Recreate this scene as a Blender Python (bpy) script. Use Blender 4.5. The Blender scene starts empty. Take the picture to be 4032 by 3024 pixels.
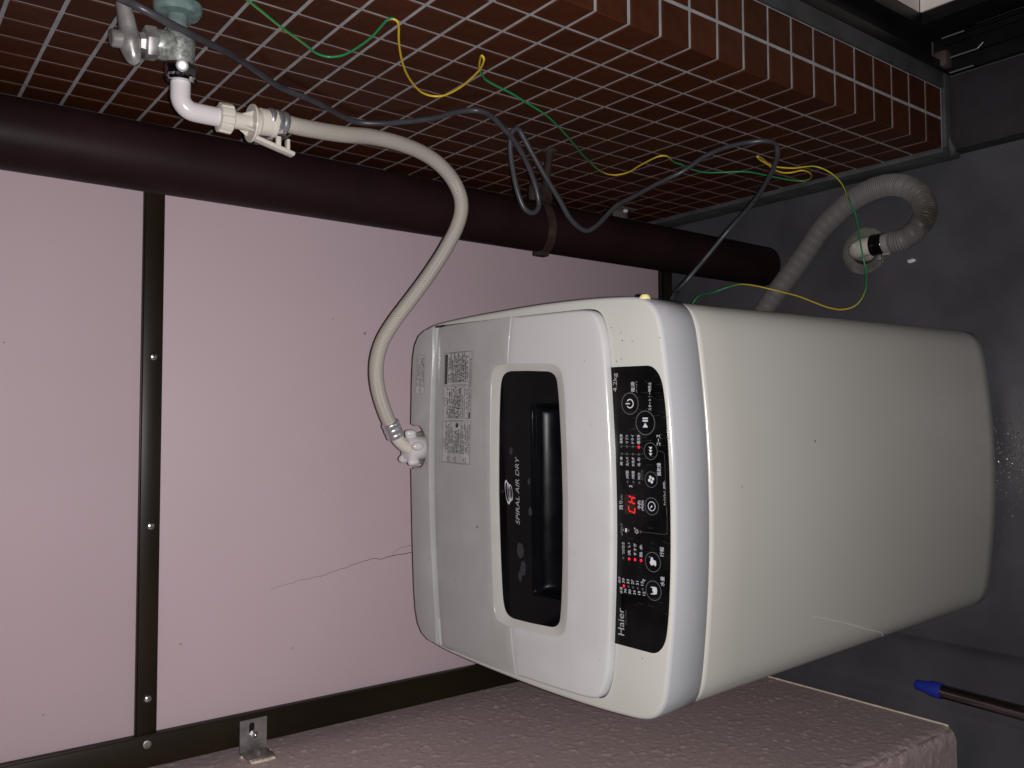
import bpy, bmesh, math, random
import numpy as np
from mathutils import Vector, Matrix
from mathutils.geometry import delaunay_2d_cdt

random.seed(7)
rng = np.random.default_rng(11)
C = bpy.context.scene.collection
scene = bpy.context.scene

# ------------------------------------------------------------------ camera
CAM = Vector((-0.4871349, -0.7310588, 1.5884056))
RC = ((-0.00247878, -0.60793403, -0.79398367),
      (-0.99891891, 0.03836262, -0.02625474),
      (0.04642044, 0.79306023, -0.60737189))          # rows: image right, image down, forward
right, down, fwd = (Vector(r) for r in RC)
cam = bpy.data.cameras.new('camera')
cam.sensor_fit = 'HORIZONTAL'; cam.sensor_width = 36.0
cam.lens = 3393.815 / 4032 * 36.0
cam.clip_start = 0.02; cam.clip_end = 100
cam_o = bpy.data.objects.new('camera', cam); C.objects.link(cam_o)
cam_o.matrix_world = Matrix((( right.x, -down.x, -fwd.x, CAM.x),
                             ( right.y, -down.y, -fwd.y, CAM.y),
                             ( right.z, -down.z, -fwd.z, CAM.z), (0, 0, 0, 1)))
scene.camera = cam_o

# ------------------------------------------------------------------ night sky and the phone's flash
world = bpy.data.worlds.new('World'); scene.world = world; world.use_nodes = True
wn = world.node_tree.nodes
bg = wn['Background']
sky = wn.new('ShaderNodeTexSky'); sky.sky_type = 'NISHITA'; sky.sun_disc = False
sky.sun_elevation = math.radians(-4.0); sky.sun_rotation = math.radians(200)
world.node_tree.links.new(sky.outputs[0], bg.inputs[0])
bg.inputs[1].default_value = 0.05

flash = bpy.data.lights.new('phone_flash', 'SPOT')
flash.energy = 62; flash.color = (1.0, 0.965, 0.955)
flash.shadow_soft_size = 0.0025
flash.spot_size = math.radians(150); flash.spot_blend = 1.0
flash_o = bpy.data.objects.new('phone_flash', flash); C.objects.link(flash_o)
fm = cam_o.matrix_world.copy(); fm.translation = CAM + right * 0.0135 + down * 0.001
flash_o.matrix_world = fm

scene.view_settings.view_transform = 'Standard'; scene.view_settings.look = 'None'
scene.view_settings.exposure = 0.0; scene.view_settings.gamma = 1.0
scene.cycles.use_denoising = True
scene.cycles.max_bounces = 8

# ------------------------------------------------------------------ helpers
def mat(name, col, rough=0.5, metal=0.0, spec=0.5, var=0.0, vscale=8.0, col2=None, bump=0.0, bscale=200.0,
        rvar=0.0, rand=0.0, coat=0.0, thr=(0.35, 0.65), bdist=0.001, detail=4.0):
    m = bpy.data.materials.new(name); m.use_nodes = True
    nt = m.node_tree; n = nt.nodes; b = n['Principled BSDF']
    b.inputs['Base Color'].default_value = (*col, 1); b.inputs['Roughness'].default_value = rough
    b.inputs['Metallic'].default_value = metal; b.inputs['Specular IOR Level'].default_value = spec
    b.inputs['Coat Weight'].default_value = coat; b.inputs['Coat Roughness'].default_value = 0.08
    tc = n.new('ShaderNodeTexCoord'); out = None
    if var or col2:
        no = n.new('ShaderNodeTexNoise'); no.inputs['Scale'].default_value = vscale; no.inputs['Detail'].default_value = detail
        nt.links.new(tc.outputs['Object'], no.inputs['Vector'])
        cr = n.new('ShaderNodeValToRGB')
        cr.color_ramp.elements[0].position, cr.color_ramp.elements[1].position = thr
        c2 = col2 if col2 else tuple(min(1, c * (1 + var)) for c in col)
        c1 = col if col2 else tuple(c * (1 - var) for c in col)
        cr.color_ramp.elements[0].color = (*c1, 1); cr.color_ramp.elements[1].color = (*c2, 1)
        nt.links.new(no.outputs['Fac'], cr.inputs['Fac']); out = cr.outputs['Color']
        nt.links.new(out, b.inputs['Base Color'])
        if rvar:
            mr = n.new('ShaderNodeMapRange'); mr.inputs['To Min'].default_value = rough - rvar; mr.inputs['To Max'].default_value = rough + rvar
            mr.inputs['From Min'].default_value = 0.3; mr.inputs['From Max'].default_value = 0.7
            nt.links.new(no.outputs['Fac'], mr.inputs['Value']); nt.links.new(mr.outputs[0], b.inputs['Roughness'])
    if rand:
        oi = n.new('ShaderNodeObjectInfo'); mr = n.new('ShaderNodeMapRange')
        mr.inputs['To Min'].default_value = 1 - rand; mr.inputs['To Max'].default_value = 1 + rand
        nt.links.new(oi.outputs['Random'], mr.inputs['Value'])
        mx = n.new('ShaderNodeVectorMath'); mx.operation = 'SCALE'
        if out: nt.links.new(out, mx.inputs[0])
        else: mx.inputs[0].default_value = col
        nt.links.new(mr.outputs[0], mx.inputs['Scale']); nt.links.new(mx.outputs[0], b.inputs['Base Color'])
    if bump:
        bn = n.new('ShaderNodeTexNoise'); bn.inputs['Scale'].default_value = bscale; bn.inputs['Detail'].default_value = 3
        nt.links.new(tc.outputs['Object'], bn.inputs['Vector'])
        bp = n.new('ShaderNodeBump'); bp.inputs['Strength'].default_value = bump; bp.inputs['Distance'].default_value = bdist
        nt.links.new(bn.outputs['Fac'], bp.inputs['Height']); nt.links.new(bp.outputs[0], b.inputs['Normal'])
    return m

def obj(name, verts, faces, m, parent=None, smooth=True, sharp=None, kind=None, label=None):
    me = bpy.data.meshes.new(name)
    me.from_pydata([tuple(v) for v in verts], [], [tuple(f) for f in faces]); me.update()
    bm = bmesh.new(); bm.from_mesh(me); bmesh.ops.recalc_face_normals(bm, faces=bm.faces[:]); bm.to_mesh(me); bm.free()
    if smooth:
        me.polygons.foreach_set('use_smooth', [True] * len(me.polygons))
        me.set_sharp_from_angle(angle=math.radians(sharp if sharp else 38))
    ms = m if isinstance(m, (list, tuple)) else [m]
    for x in ms: me.materials.append(x)
    o = bpy.data.objects.new(name, me); C.objects.link(o)
    if parent is not None: o.parent = parent
    if kind: o['kind'] = kind
    if label: o['label'] = label
    return o

def tag(o, label, cat, group=None):
    o['label'] = label; o['category'] = cat
    if group: o['group'] = group
    return o

def empty(name, loc=(0, 0, 0), mw=None):
    o = bpy.data.objects.new(name, None); C.objects.link(o)
    o.empty_display_size = 0.05
    if mw is not None: o.matrix_world = mw
    else: o.location = loc
    return o

def boxmesh(x0, x1, y0, y1, z0, z1, bev=0.0):
    bm = bmesh.new(); bmesh.ops.create_cube(bm, size=1)
    for v in bm.verts:
        v.co = Vector(((x0 + x1) / 2 + v.co.x * (x1 - x0), (y0 + y1) / 2 + v.co.y * (y1 - y0), (z0 + z1) / 2 + v.co.z * (z1 - z0)))
    if bev: bmesh.ops.bevel(bm, geom=bm.edges[:], offset=bev, segments=2, profile=0.5, affect='EDGES')
    vs = [v.co.copy() for v in bm.verts]; bm.verts.index_update(); fs = [[v.index for v in f.verts] for f in bm.faces]; bm.free()
    return vs, fs

def box(name, x0, x1, y0, y1, z0, z1, m, parent=None, bev=0.001, **k):
    v, f = boxmesh(x0, x1, y0, y1, z0, z1, bev); return obj(name, v, f, m, parent, **k)

def join(parts):
    V, F = [], []
    for v, f in parts:
        o = len(V); V += list(v); F += [[i + o for i in q] for q in f]
    return V, F

def catmull(pts, n, closed=False):
    P = np.array(pts, float); N = len(P); out = []
    if closed: g = lambda i: P[i % N]; R_ = range(N)
    else: g = lambda i: P[min(max(i, 0), N - 1)]; R_ = range(N - 1)
    for i in R_:
        p0, p1, p2, p3 = g(i - 1), g(i), g(i + 1), g(i + 2)
        d0 = max(np.linalg.norm(p1 - p0), 1e-9) ** .5; d1 = max(np.linalg.norm(p2 - p1), 1e-9) ** .5; d2 = max(np.linalg.norm(p3 - p2), 1e-9) ** .5
        m1 = (p2 - p1) + d1 * ((p1 - p0) / d0 - (p2 - p0) / (d0 + d1)) if np.linalg.norm(p1 - p0) > 1e-9 else (p2 - p1)
        m2 = (p2 - p1) + d1 * ((p3 - p2) / d2 - (p3 - p1) / (d1 + d2)) if np.linalg.norm(p3 - p2) > 1e-9 else (p2 - p1)
        for t in np.arange(n) / n:
            out.append((2 * t**3 - 3 * t**2 + 1) * p1 + (t**3 - 2 * t**2 + t) * m1 + (-2 * t**3 + 3 * t**2) * p2 + (t**3 - t**2) * m2)
    if not closed: out.append(P[-1])
    return np.array(out)

def resample(P, step):
    P = np.array(P); d = np.r_[0, np.cumsum(np.linalg.norm(np.diff(P, axis=0), axis=1))]
    n = max(2, int(round(d[-1] / step)) + 1); t = np.linspace(0, d[-1], n)
    return np.c_[[np.interp(t, d, P[:, k]) for k in range(3)]].T, t

def tubemesh(P, r, seg=12, cap=True, toward=None):
    """rings swept along P; r a number or one per point; toward: ring vertex 0 faces this point"""
    P = np.array(P, float); n = len(P); r = np.full(n, r) if np.isscalar(r) else np.array(r)
    T = np.gradient(P, axis=0); T /= np.maximum(np.linalg.norm(T, axis=1)[:, None], 1e-12)
    a = np.array([0, 0, 1.]) if abs(T[0][2]) < .9 else np.array([1., 0, 0])
    V = []; N = None
    for i in range(n):
        if toward is not None: N = np.array(toward) - P[i]
        elif N is None: N = a
        N = N - T[i] * (N @ T[i]); N = N / np.linalg.norm(N); B = np.cross(T[i], N)
        for k in range(seg):
            t = 2 * math.pi * k / seg
            V.append(P[i] + r[i] * (math.cos(t) * N + math.sin(t) * B))
    F = [[i * seg + k, i * seg + (k + 1) % seg, (i + 1) * seg + (k + 1) % seg, (i + 1) * seg + k] for i in range(n - 1) for k in range(seg)]
    if cap: F += [list(range(seg))[::-1], [(n - 1) * seg + k for k in range(seg)]]
    return V, F

def tube(name, P, r, m, parent=None, seg=12, toward=None, **k):
    v, f = tubemesh(P, r, seg, True, toward); return obj(name, v, f, m, parent, **k)

def lathe(profile, origin, axis, seg=32, up=None):
    """profile [(t along axis, radius)]"""
    A = Vector(axis).normalized(); U = Vector(up) if up else (Vector((0, 0, 1)) if abs(A.z) < .9 else Vector((0, 1, 0)))
    U = (U - A * U.dot(A)).normalized(); W = A.cross(U); O = Vector(origin); V = []
    for t, r in profile:
        for k in range(seg):
            a = 2 * math.pi * k / seg
            V.append(O + A * t + (U * math.cos(a) + W * math.sin(a)) * r)
    n = len(profile)
    F = [[i * seg + k, i * seg + (k + 1) % seg, (i + 1) * seg + (k + 1) % seg, (i + 1) * seg + k] for i in range(n - 1) for k in range(seg)]
    F += [list(range(seg))[::-1], [(n - 1) * seg + k for k in range(seg)]]
    return V, F

def offset2d(P, d):
    """inward offset of a closed 2D polyline (counter-clockwise -> inward for d > 0)"""
    P = np.array(P); area = 0.5 * np.sum(P[:, 0] * np.roll(P[:, 1], -1) - np.roll(P[:, 0], -1) * P[:, 1])
    e1 = P - np.roll(P, 1, 0); e2 = np.roll(P, -1, 0) - P
    n1 = np.c_[-e1[:, 1], e1[:, 0]]; n2 = np.c_[-e2[:, 1], e2[:, 0]]
    n1 /= np.maximum(np.linalg.norm(n1, axis=1)[:, None], 1e-9); n2 /= np.maximum(np.linalg.norm(n2, axis=1)[:, None], 1e-9)
    n = n1 + n2; L = np.linalg.norm(n, axis=1); n /= np.maximum(L, 1e-9)[:, None]
    k = 1 / np.maximum(L / 2, .45)
    return P + n * (np.asarray(d) * k)[:, None] * (1 if area > 0 else -1)

def plate(outline, ztop, thick, fil, holes=(), seg=3, grid=None):
    """solid plate following ztop(x,y) with a rounded top edge"""
    P = np.array(outline); n = len(P); rings = []
    rings.append((P, -thick)); rings.append((P, -fil))
    for s in range(1, seg + 1):
        a = math.pi / 2 * s / seg
        rings.append((offset2d(P, fil * (1 - math.cos(a))), -fil * (1 - math.sin(a))))
    V = []; F = []
    for Q, dz in rings: V += [(x, y, ztop(x, y) + h) for (x, y), h in zip(Q, np.broadcast_to(dz, (n,)))]
    for i in range(len(rings) - 1):
        F += [[i * n + k, i * n + (k + 1) % n, (i + 1) * n + (k + 1) % n, (i + 1) * n + k] for k in range(n)]
    b = (len(rings) - 1) * n; top = [Vector((*q, 0)) for q in rings[-1][0]]; loops = [top]; idx = [b + k for k in range(n)]
    for H in holes:
        H = np.array(H); o = len(V); m_ = len(H)
        V += [(x, y, ztop(x, y)) for x, y in H]; V += [(x, y, ztop(x, y) - thick) for x, y in H]
        F += [[o + k, o + (k + 1) % m_, o + m_ + (k + 1) % m_, o + m_ + k] for k in range(m_)]
        loops.append([Vector((*q, 0)) for q in H]); idx += [o + k for k in range(m_)]
    ex = interior([[(p[0], p[1]) for p in L] for L in loops], grid) if grid else []
    o = len(V); V += [(x, y, ztop(x, y)) for x, y in ex]; idx += [o + k for k in range(len(ex))]
    F += [[idx[i] for i in t] for t in tessellate_polygon(loops, ex)]
    return V, F

def tessellate_polygon(loops, extra=()):
    """constrained triangulation of an outline with holes; indices run through the loops, then the extra interior points"""
    pts = []; edges = []
    for L in loops:
        o = len(pts); pts += [Vector((p[0] * 100, p[1] * 100)) for p in L]; edges += [(o + i, o + (i + 1) % len(L)) for i in range(len(L))]
    pts += [Vector((p[0] * 100, p[1] * 100)) for p in extra]
    vo, eo, fo_, vorig, _, _ = delaunay_2d_cdt(pts, edges, [], 0, 1e-5)
    def inside(x, y):
        c = 0
        for a, b in edges:
            p, q = pts[a], pts[b]
            if (p.y > y) != (q.y > y) and x < (q.x - p.x) * (y - p.y) / (q.y - p.y) + p.x: c ^= 1
        return c
    out = []
    for f in fo_:
        c = sum((vo[i] for i in f), Vector((0, 0))) / len(f)
        t = [vorig[i][0] if vorig[i] else -1 for i in f]
        if inside(c.x, c.y) and -1 not in t and len(set(t)) == len(t): out.append(t)
    return out

def interior(loops, step):
    """grid points inside an outline with holes, kept clear of the edges"""
    A = [np.array(L, float) for L in loops]; allp = np.vstack(A); lo, hi = allp.min(0), allp.max(0); out = []
    for x in np.arange(lo[0] + step / 2, hi[0], step):
        for y in np.arange(lo[1] + step / 2, hi[1], step):
            c = 0; dmin = 9
            for P in A:
                Q = np.roll(P, -1, 0); m_ = (P[:, 1] > y) != (Q[:, 1] > y)
                if m_.any(): c += int(np.sum(x < (Q[m_, 0] - P[m_, 0]) * (y - P[m_, 1]) / (Q[m_, 1] - P[m_, 1]) + P[m_, 0]))
                e = Q - P; t = np.clip(((x - P[:, 0]) * e[:, 0] + (y - P[:, 1]) * e[:, 1]) / np.maximum((e ** 2).sum(1), 1e-12), 0, 1)
                dmin = min(dmin, np.hypot(P[:, 0] + t * e[:, 0] - x, P[:, 1] + t * e[:, 1] - y).min())
            if c % 2 and dmin > step * .35: out.append((x, y))
    return out

def mirror_outline(half):
    """half outline from (0,y) round the +x side to (0,y'); returns the closed counter-clockwise outline"""
    h = list(half); return np.array(h + [(-x, y) for x, y in reversed(h[1:-1])])

_dg = None
def textmesh(s):
    c = bpy.data.curves.new('lettering', 'FONT'); c.body = s; c.resolution_u = 3
    o = bpy.data.objects.new('lettering', c); C.objects.link(o)
    dg = bpy.context.evaluated_depsgraph_get(); dg.update()
    me = bpy.data.meshes.new_from_object(o.evaluated_get(dg))
    V = [v.co.copy() for v in me.vertices]; F = [list(p.vertices) for p in me.polygons]
    bpy.data.objects.remove(o); bpy.data.curves.remove(c); bpy.data.meshes.remove(me)
    return V, F

def text_at(s, place, x, y, w, h, off=0.0003, shear=0.0):
    """text s in the box (x,y)-(x+w,y+h) of the surface map place(a,b,off)"""
    V, F = textmesh(s)
    xs = [v.x for v in V]; ys = [v.y for v in V]; x0, x1 = min(xs), max(xs); y0, y1 = min(ys), max(ys)
    return [place(x + (v.x - x0) / (x1 - x0) * w + shear * (v.y - y0) / (y1 - y0) * h, y + (v.y - y0) / (y1 - y0) * h, off) for v in V], F

def ring2d(cx, cy, r0, r1, seg=32, a0=0, a1=2 * math.pi, ry=1.0):
    full = abs(a1 - a0 - 2 * math.pi) < 1e-6; n = seg if full else seg + 1
    V = []
    for k in range(n):
        a = a0 + (a1 - a0) * k / seg
        V += [(cx + r0 * math.cos(a), cy + r0 * ry * math.sin(a)), (cx + r1 * math.cos(a), cy + r1 * ry * math.sin(a))]
    F = [[2 * k, 2 * k + 1, (2 * k + 3) % (2 * n), (2 * k + 2) % (2 * n)] for k in range(seg)]
    return V, F

def stroke2d(P, w):
    P = np.array(P, float); T = np.gradient(P, axis=0); T /= np.maximum(np.linalg.norm(T, axis=1)[:, None], 1e-9)
    N = np.c_[-T[:, 1], T[:, 0]] * w / 2; V = []
    for p, q in zip(P, N): V += [tuple(p + q), tuple(p - q)]
    return V, [[2 * i, 2 * i + 1, 2 * i + 3, 2 * i + 2] for i in range(len(P) - 1)]

def disc2d(cx, cy, r, seg=14, ry=1.0):
    return [(cx + r * math.cos(2 * math.pi * k / seg), cy + r * ry * math.sin(2 * math.pi * k / seg)) for k in range(seg)], [list(range(seg))]

def poly2d(P): return [tuple(p) for p in P], [list(range(len(P)))]

def lift(parts, place, off):
    V, F = join(parts); return [place(v[0], v[1], off) for v in V], F

def in_frame(p, margin=0):
    d = Vector(p) - CAM; z = d.dot(fwd)
    if z < .05: return None
    u = 2016 + 3393.8 * d.dot(right) / z; v = 1512 + 3393.8 * d.dot(down) / z
    return (-margin < u < 4032 + margin and -margin < v < 3024 + margin), z

# ------------------------------------------------------------------ materials
M = {}
M['floor'] = mat('grey_floor_coating', (0.056, 0.0545, 0.062), 0.42, var=0.2, vscale=6, detail=8.0, bump=0.25, bscale=300, rvar=0.1, bdist=0.0006)
M['skirt'] = mat('dark_grey_mortar', (0.045, 0.045, 0.046), 0.75, var=0.3, vscale=18, bump=0.4, bscale=260)
M['grout'] = mat('pale_grout', (0.265, 0.262, 0.275), 0.9, var=0.15, vscale=40, bump=0.4, bscale=700)
M['tile'] = mat('brown_tile', (0.048, 0.0142, 0.0064), 0.5, spec=0.12, var=0.14, vscale=40, rand=0.14, bump=0.1, bscale=500)
M['panel'] = mat('pink_panel', (0.478, 0.375, 0.415), 0.55, spec=0.3, var=0.025, vscale=3.0)
M['bronze'] = mat('bronze_frame', (0.0135, 0.0084, 0.0040), 0.40, metal=0.0, spec=0.26, var=0.25, vscale=5)
M['black_alu'] = mat('black_aluminium', (0.0055, 0.0048, 0.0052), 0.55, spec=0.25, var=0.4, vscale=20)
M['worn'] = mat('worn_aluminium_edge', (0.22, 0.20, 0.20), 0.5, metal=0.6)
M['rubber'] = mat('brown_rubber', (0.05, 0.032, 0.03), 0.7)
M['brownpipe'] = mat('dark_brown_pvc', (0.0130, 0.0054, 0.0068), 0.5, spec=0.1, var=0.2, vscale=9, bump=0.12, bscale=90, bdist=0.0008)
M['rust'] = mat('rusty_steel', (0.030, 0.0165, 0.0125), 0.75, metal=0.3, var=0.5, vscale=60, bump=0.4, bscale=300)
M['steel'] = mat('dull_steel', (0.30, 0.28, 0.27), 0.45, metal=0.8, var=0.3, vscale=40)
M['zinc'] = mat('zinc_screw', (0.6, 0.6, 0.62), 0.25, metal=1.0)
M['chrome'] = mat('chrome', (0.75, 0.75, 0.78), 0.12, metal=1.0)
M['crimp'] = mat('crimped_aluminium', (0.62, 0.62, 0.66), 0.33, metal=0.9)
M['tap'] = mat('tarnished_brass', (0.155, 0.172, 0.162), 0.40, metal=0.4, var=0.35, vscale=260, col2=(0.31, 0.315, 0.30), rvar=0.1, bump=0.15, bscale=250)
M['tapgrey'] = mat('worn_nickel', (0.34, 0.325, 0.32), 0.34, metal=0.6, var=0.3, vscale=50, rvar=0.08)
M['verdigris'] = mat('verdigris', (0.075, 0.125, 0.12), 0.65, metal=0.1, var=0.3, vscale=70, col2=(0.15, 0.20, 0.19), bump=0.4, bscale=300)
M['white'] = mat('white_plastic', (0.52, 0.49, 0.505), 0.2, spec=0.5)
M['ivory'] = mat('ivory_plastic', (0.50, 0.465, 0.415), 0.3, spec=0.45, var=0.05, vscale=30)
M['deck'] = mat('cream_plastic', (0.455, 0.445, 0.42), 0.13, spec=0.5, var=0.03, vscale=9, col2=(0.465, 0.447, 0.402), thr=(0.45, 0.75))
M['deck_side'] = mat('shaded_deck_side', (0.415, 0.42, 0.44), 0.13, spec=0.5, var=0.02, vscale=9)  # darker, cooler copy of the deck plastic; steep faces' shading painted in
M['lid_dim'] = mat('dim_dusty_lid', (0.325, 0.317, 0.313), 0.2, spec=0.5, var=0.03, vscale=18, col2=(0.355, 0.347, 0.345), thr=(.45, .7))  # lid colour lowered for weaker light at the rear, plus some dust film
M['lid'] = mat('off_white_lid', (0.445, 0.436, 0.436), 0.17, spec=0.5, col2=(0.485, 0.476, 0.486), vscale=14, thr=(0.5, 0.72), rvar=0.05, var=0.02)
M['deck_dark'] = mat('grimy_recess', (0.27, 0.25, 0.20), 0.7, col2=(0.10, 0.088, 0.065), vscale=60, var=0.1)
M['body'] = mat('cream_enamel', (0.43, 0.415, 0.38), 0.22, spec=0.5, col2=(0.45, 0.435, 0.405), vscale=4, var=0.02, thr=(0.4, 0.7))
M['yellow'] = mat('yellowed_cap', (0.72, 0.62, 0.28), 0.4)
M['glass'] = mat('black_glossy_plastic', (0.0025, 0.0025, 0.0032), 0.06, spec=0.10, col2=(0.0055, 0.0055, 0.007), vscale=16, thr=(0.45, 0.75), var=0.1, rvar=0.05)
M['scoop'] = mat('black_smoked_plastic', (0.002, 0.002, 0.003), 0.28, spec=0.075, var=0.2, vscale=35, rvar=0.05)
M['panelblack'] = mat('black_panel_film', (0.004, 0.004, 0.0045), 0.16, spec=0.15, var=0.4, vscale=25, rvar=0.05)
M['print2'] = mat('pale_print', (0.50, 0.51, 0.55), 0.5)
M['print1'] = mat('silver_print', (0.30, 0.30, 0.31), 0.45)
M['print0'] = mat('faded_print', (0.055, 0.057, 0.06), 0.5)
M['black_ink'] = mat('black_ink', (0.018, 0.017, 0.017), 0.6)
M['grey_ink'] = mat('grey_ink', (0.085, 0.08, 0.08), 0.6)
M['sticker'] = mat('white_sticker', (0.415, 0.40, 0.395), 0.5, var=0.03, vscale=60)
M['dirt'] = mat('dark_dirt', (0.07, 0.055, 0.045), 0.8)
M['gap'] = mat('dark_gap', (0.012, 0.010, 0.008), 0.9)
M['cable'] = mat('grey_cable_sheath', (0.046, 0.047, 0.055), 0.36, spec=0.45, var=0.12, vscale=60)
M['black_band'] = mat('black_clamp_band', (0.004, 0.004, 0.004), 0.15, spec=0.5)
M['cor'] = mat('grey_corrugated_pvc', (0.24, 0.225, 0.22), 0.5, var=0.12, vscale=30)
M['stone'] = mat('old_drain_rim', (0.10, 0.10, 0.085), 0.8, var=0.3, vscale=40, bump=0.3, bscale=200)
M['blue'] = mat('blue_plastic_cap', (0.015, 0.03, 0.32), 0.5)
M['polished'] = mat('polished_steel_tube', (0.27, 0.24, 0.24), 0.12, metal=1.0)
M['paper'] = mat('paper_scrap', (0.6, 0.58, 0.53), 0.9)
M['whitewall'] = mat('white_interior_trim', (0.72, 0.66, 0.62), 0.6)
M['cream_seal'] = mat('cream_edge', (0.62, 0.52, 0.40), 0.7, var=0.15, vscale=60)

def emit(name, col, s):
    m = bpy.data.materials.new(name); m.use_nodes = True; b = m.node_tree.nodes['Principled BSDF']
    b.inputs['Base Color'].default_value = (0.2, 0.0, 0.0, 1); b.inputs['Emission Color'].default_value = (*col, 1); b.inputs['Emission Strength'].default_value = s
    return m
M['led'] = emit('red_led', (1.0, 0.012, 0.045), 1.15)
M['seg'] = emit('red_display_segment', (1.0, 0.02, 0.02), 0.85)
M['dispback'] = mat('dark_red_display', (0.02, 0.008, 0.007), 0.2)

# plaster: pink sprayed stucco
def plaster_mat():
    m = mat('pink_stucco', (0.445, 0.352, 0.346), 0.5, spec=0.5, var=0.12, vscale=260, bump=0.35, bscale=600, bdist=0.0008)
    return m
M['plaster'] = plaster_mat()

# braided hose: diamond weave in the tube's own coordinates
def braid_mat():
    m = mat('braided_hose', (0.60, 0.555, 0.49), 0.3, spec=0.5)
    nt = m.node_tree; n = nt.nodes; b = n['Principled BSDF']
    uv = n.new('ShaderNodeUVMap'); sep = n.new('ShaderNodeSeparateXYZ'); nt.links.new(uv.outputs[0], sep.inputs[0])
    def wave(su, sv):
        a = n.new('ShaderNodeMath'); a.operation = 'MULTIPLY'; a.inputs[1].default_value = su * 2 * math.pi; nt.links.new(sep.outputs[0], a.inputs[0])
        c = n.new('ShaderNodeMath'); c.operation = 'MULTIPLY_ADD'; c.inputs[1].default_value = sv * 2 * math.pi; nt.links.new(sep.outputs[1], c.inputs[0]); nt.links.new(a.outputs[0], c.inputs[2])
        s = n.new('ShaderNodeMath'); s.operation = 'SINE'; nt.links.new(c.outputs[0], s.inputs[0]); return s
    w1, w2 = wave(14, 300), wave(-14, 300)
    mx = n.new('ShaderNodeMath'); mx.operation = 'MAXIMUM'; nt.links.new(w1.outputs[0], mx.inputs[0]); nt.links.new(w2.outputs[0], mx.inputs[1])
    bp = n.new('ShaderNodeBump'); bp.inputs['Strength'].default_value = 0.55; bp.inputs['Distance'].default_value = 0.0006
    nt.links.new(mx.outputs[0], bp.inputs['Height']); nt.links.new(bp.outputs[0], b.inputs['Normal'])
    cr = n.new('ShaderNodeValToRGB'); cr.color_ramp.elements[0].color = (0.33, 0.30, 0.265, 1); cr.color_ramp.elements[1].color = (0.40, 0.37, 0.33, 1)
    cr.color_ramp.elements[0].position = 0.1; cr.color_ramp.elements[1].position = 0.9
    nt.links.new(mx.outputs[0], cr.inputs[0]); nt.links.new(cr.outputs[0], b.inputs['Base Color'])
    return m
M['braid'] = braid_mat()

# green/yellow earth wire: u round the wire decides the stripe
def earth_mat():
    m = mat('green_yellow_wire', (0.1, 0.4, 0.1), 0.35)
    nt = m.node_tree; n = nt.nodes; b = n['Principled BSDF']
    uv = n.new('ShaderNodeUVMap'); sep = n.new('ShaderNodeSeparateXYZ'); nt.links.new(uv.outputs[0], sep.inputs[0])
    fr = n.new('ShaderNodeMath'); fr.operation = 'FRACT'; nt.links.new(sep.outputs[0], fr.inputs[0])
    gt = n.new('ShaderNodeMath'); gt.operation = 'GREATER_THAN'; gt.inputs[1].default_value = 0.5; nt.links.new(fr.outputs[0], gt.inputs[0])
    mx = n.new('ShaderNodeMix'); mx.data_type = 'RGBA'; nt.links.new(gt.outputs[0], mx.inputs[0])
    mx.inputs[6].default_value = (0.012, 0.23, 0.075, 1); mx.inputs[7].default_value = (0.60, 0.42, 0.025, 1)
    nt.links.new(mx.outputs[2], b.inputs['Base Color'])
    return m
M['earth'] = earth_mat()

# corrugated hose with grime on its outer bend
def uv_tube(name, P, r, seg, m, parent=None, toward=None, us=None, vs=None):
    V, F = tubemesh(P, r, seg, True, toward); o = obj(name, V, F, m, parent)
    me = o.data; uvl = me.uv_layers.new(name='UVMap'); n = len(P)
    d = np.r_[0, np.cumsum(np.linalg.norm(np.diff(np.array(P), axis=0), axis=1))]
    ph = np.zeros(n) if us is None else us
    for p in me.polygons:
        ks = [me.loops[li].vertex_index % seg for li in p.loop_indices]; wrap = max(ks) - min(ks) > seg / 2
        for li, k in zip(p.loop_indices, ks):
            i = min(me.loops[li].vertex_index // seg, n - 1)
            kk = k + seg if (wrap and k < seg / 2) else k
            uvl.data[li].uv = (kk / seg + ph[i], d[i])
    return o

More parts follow.
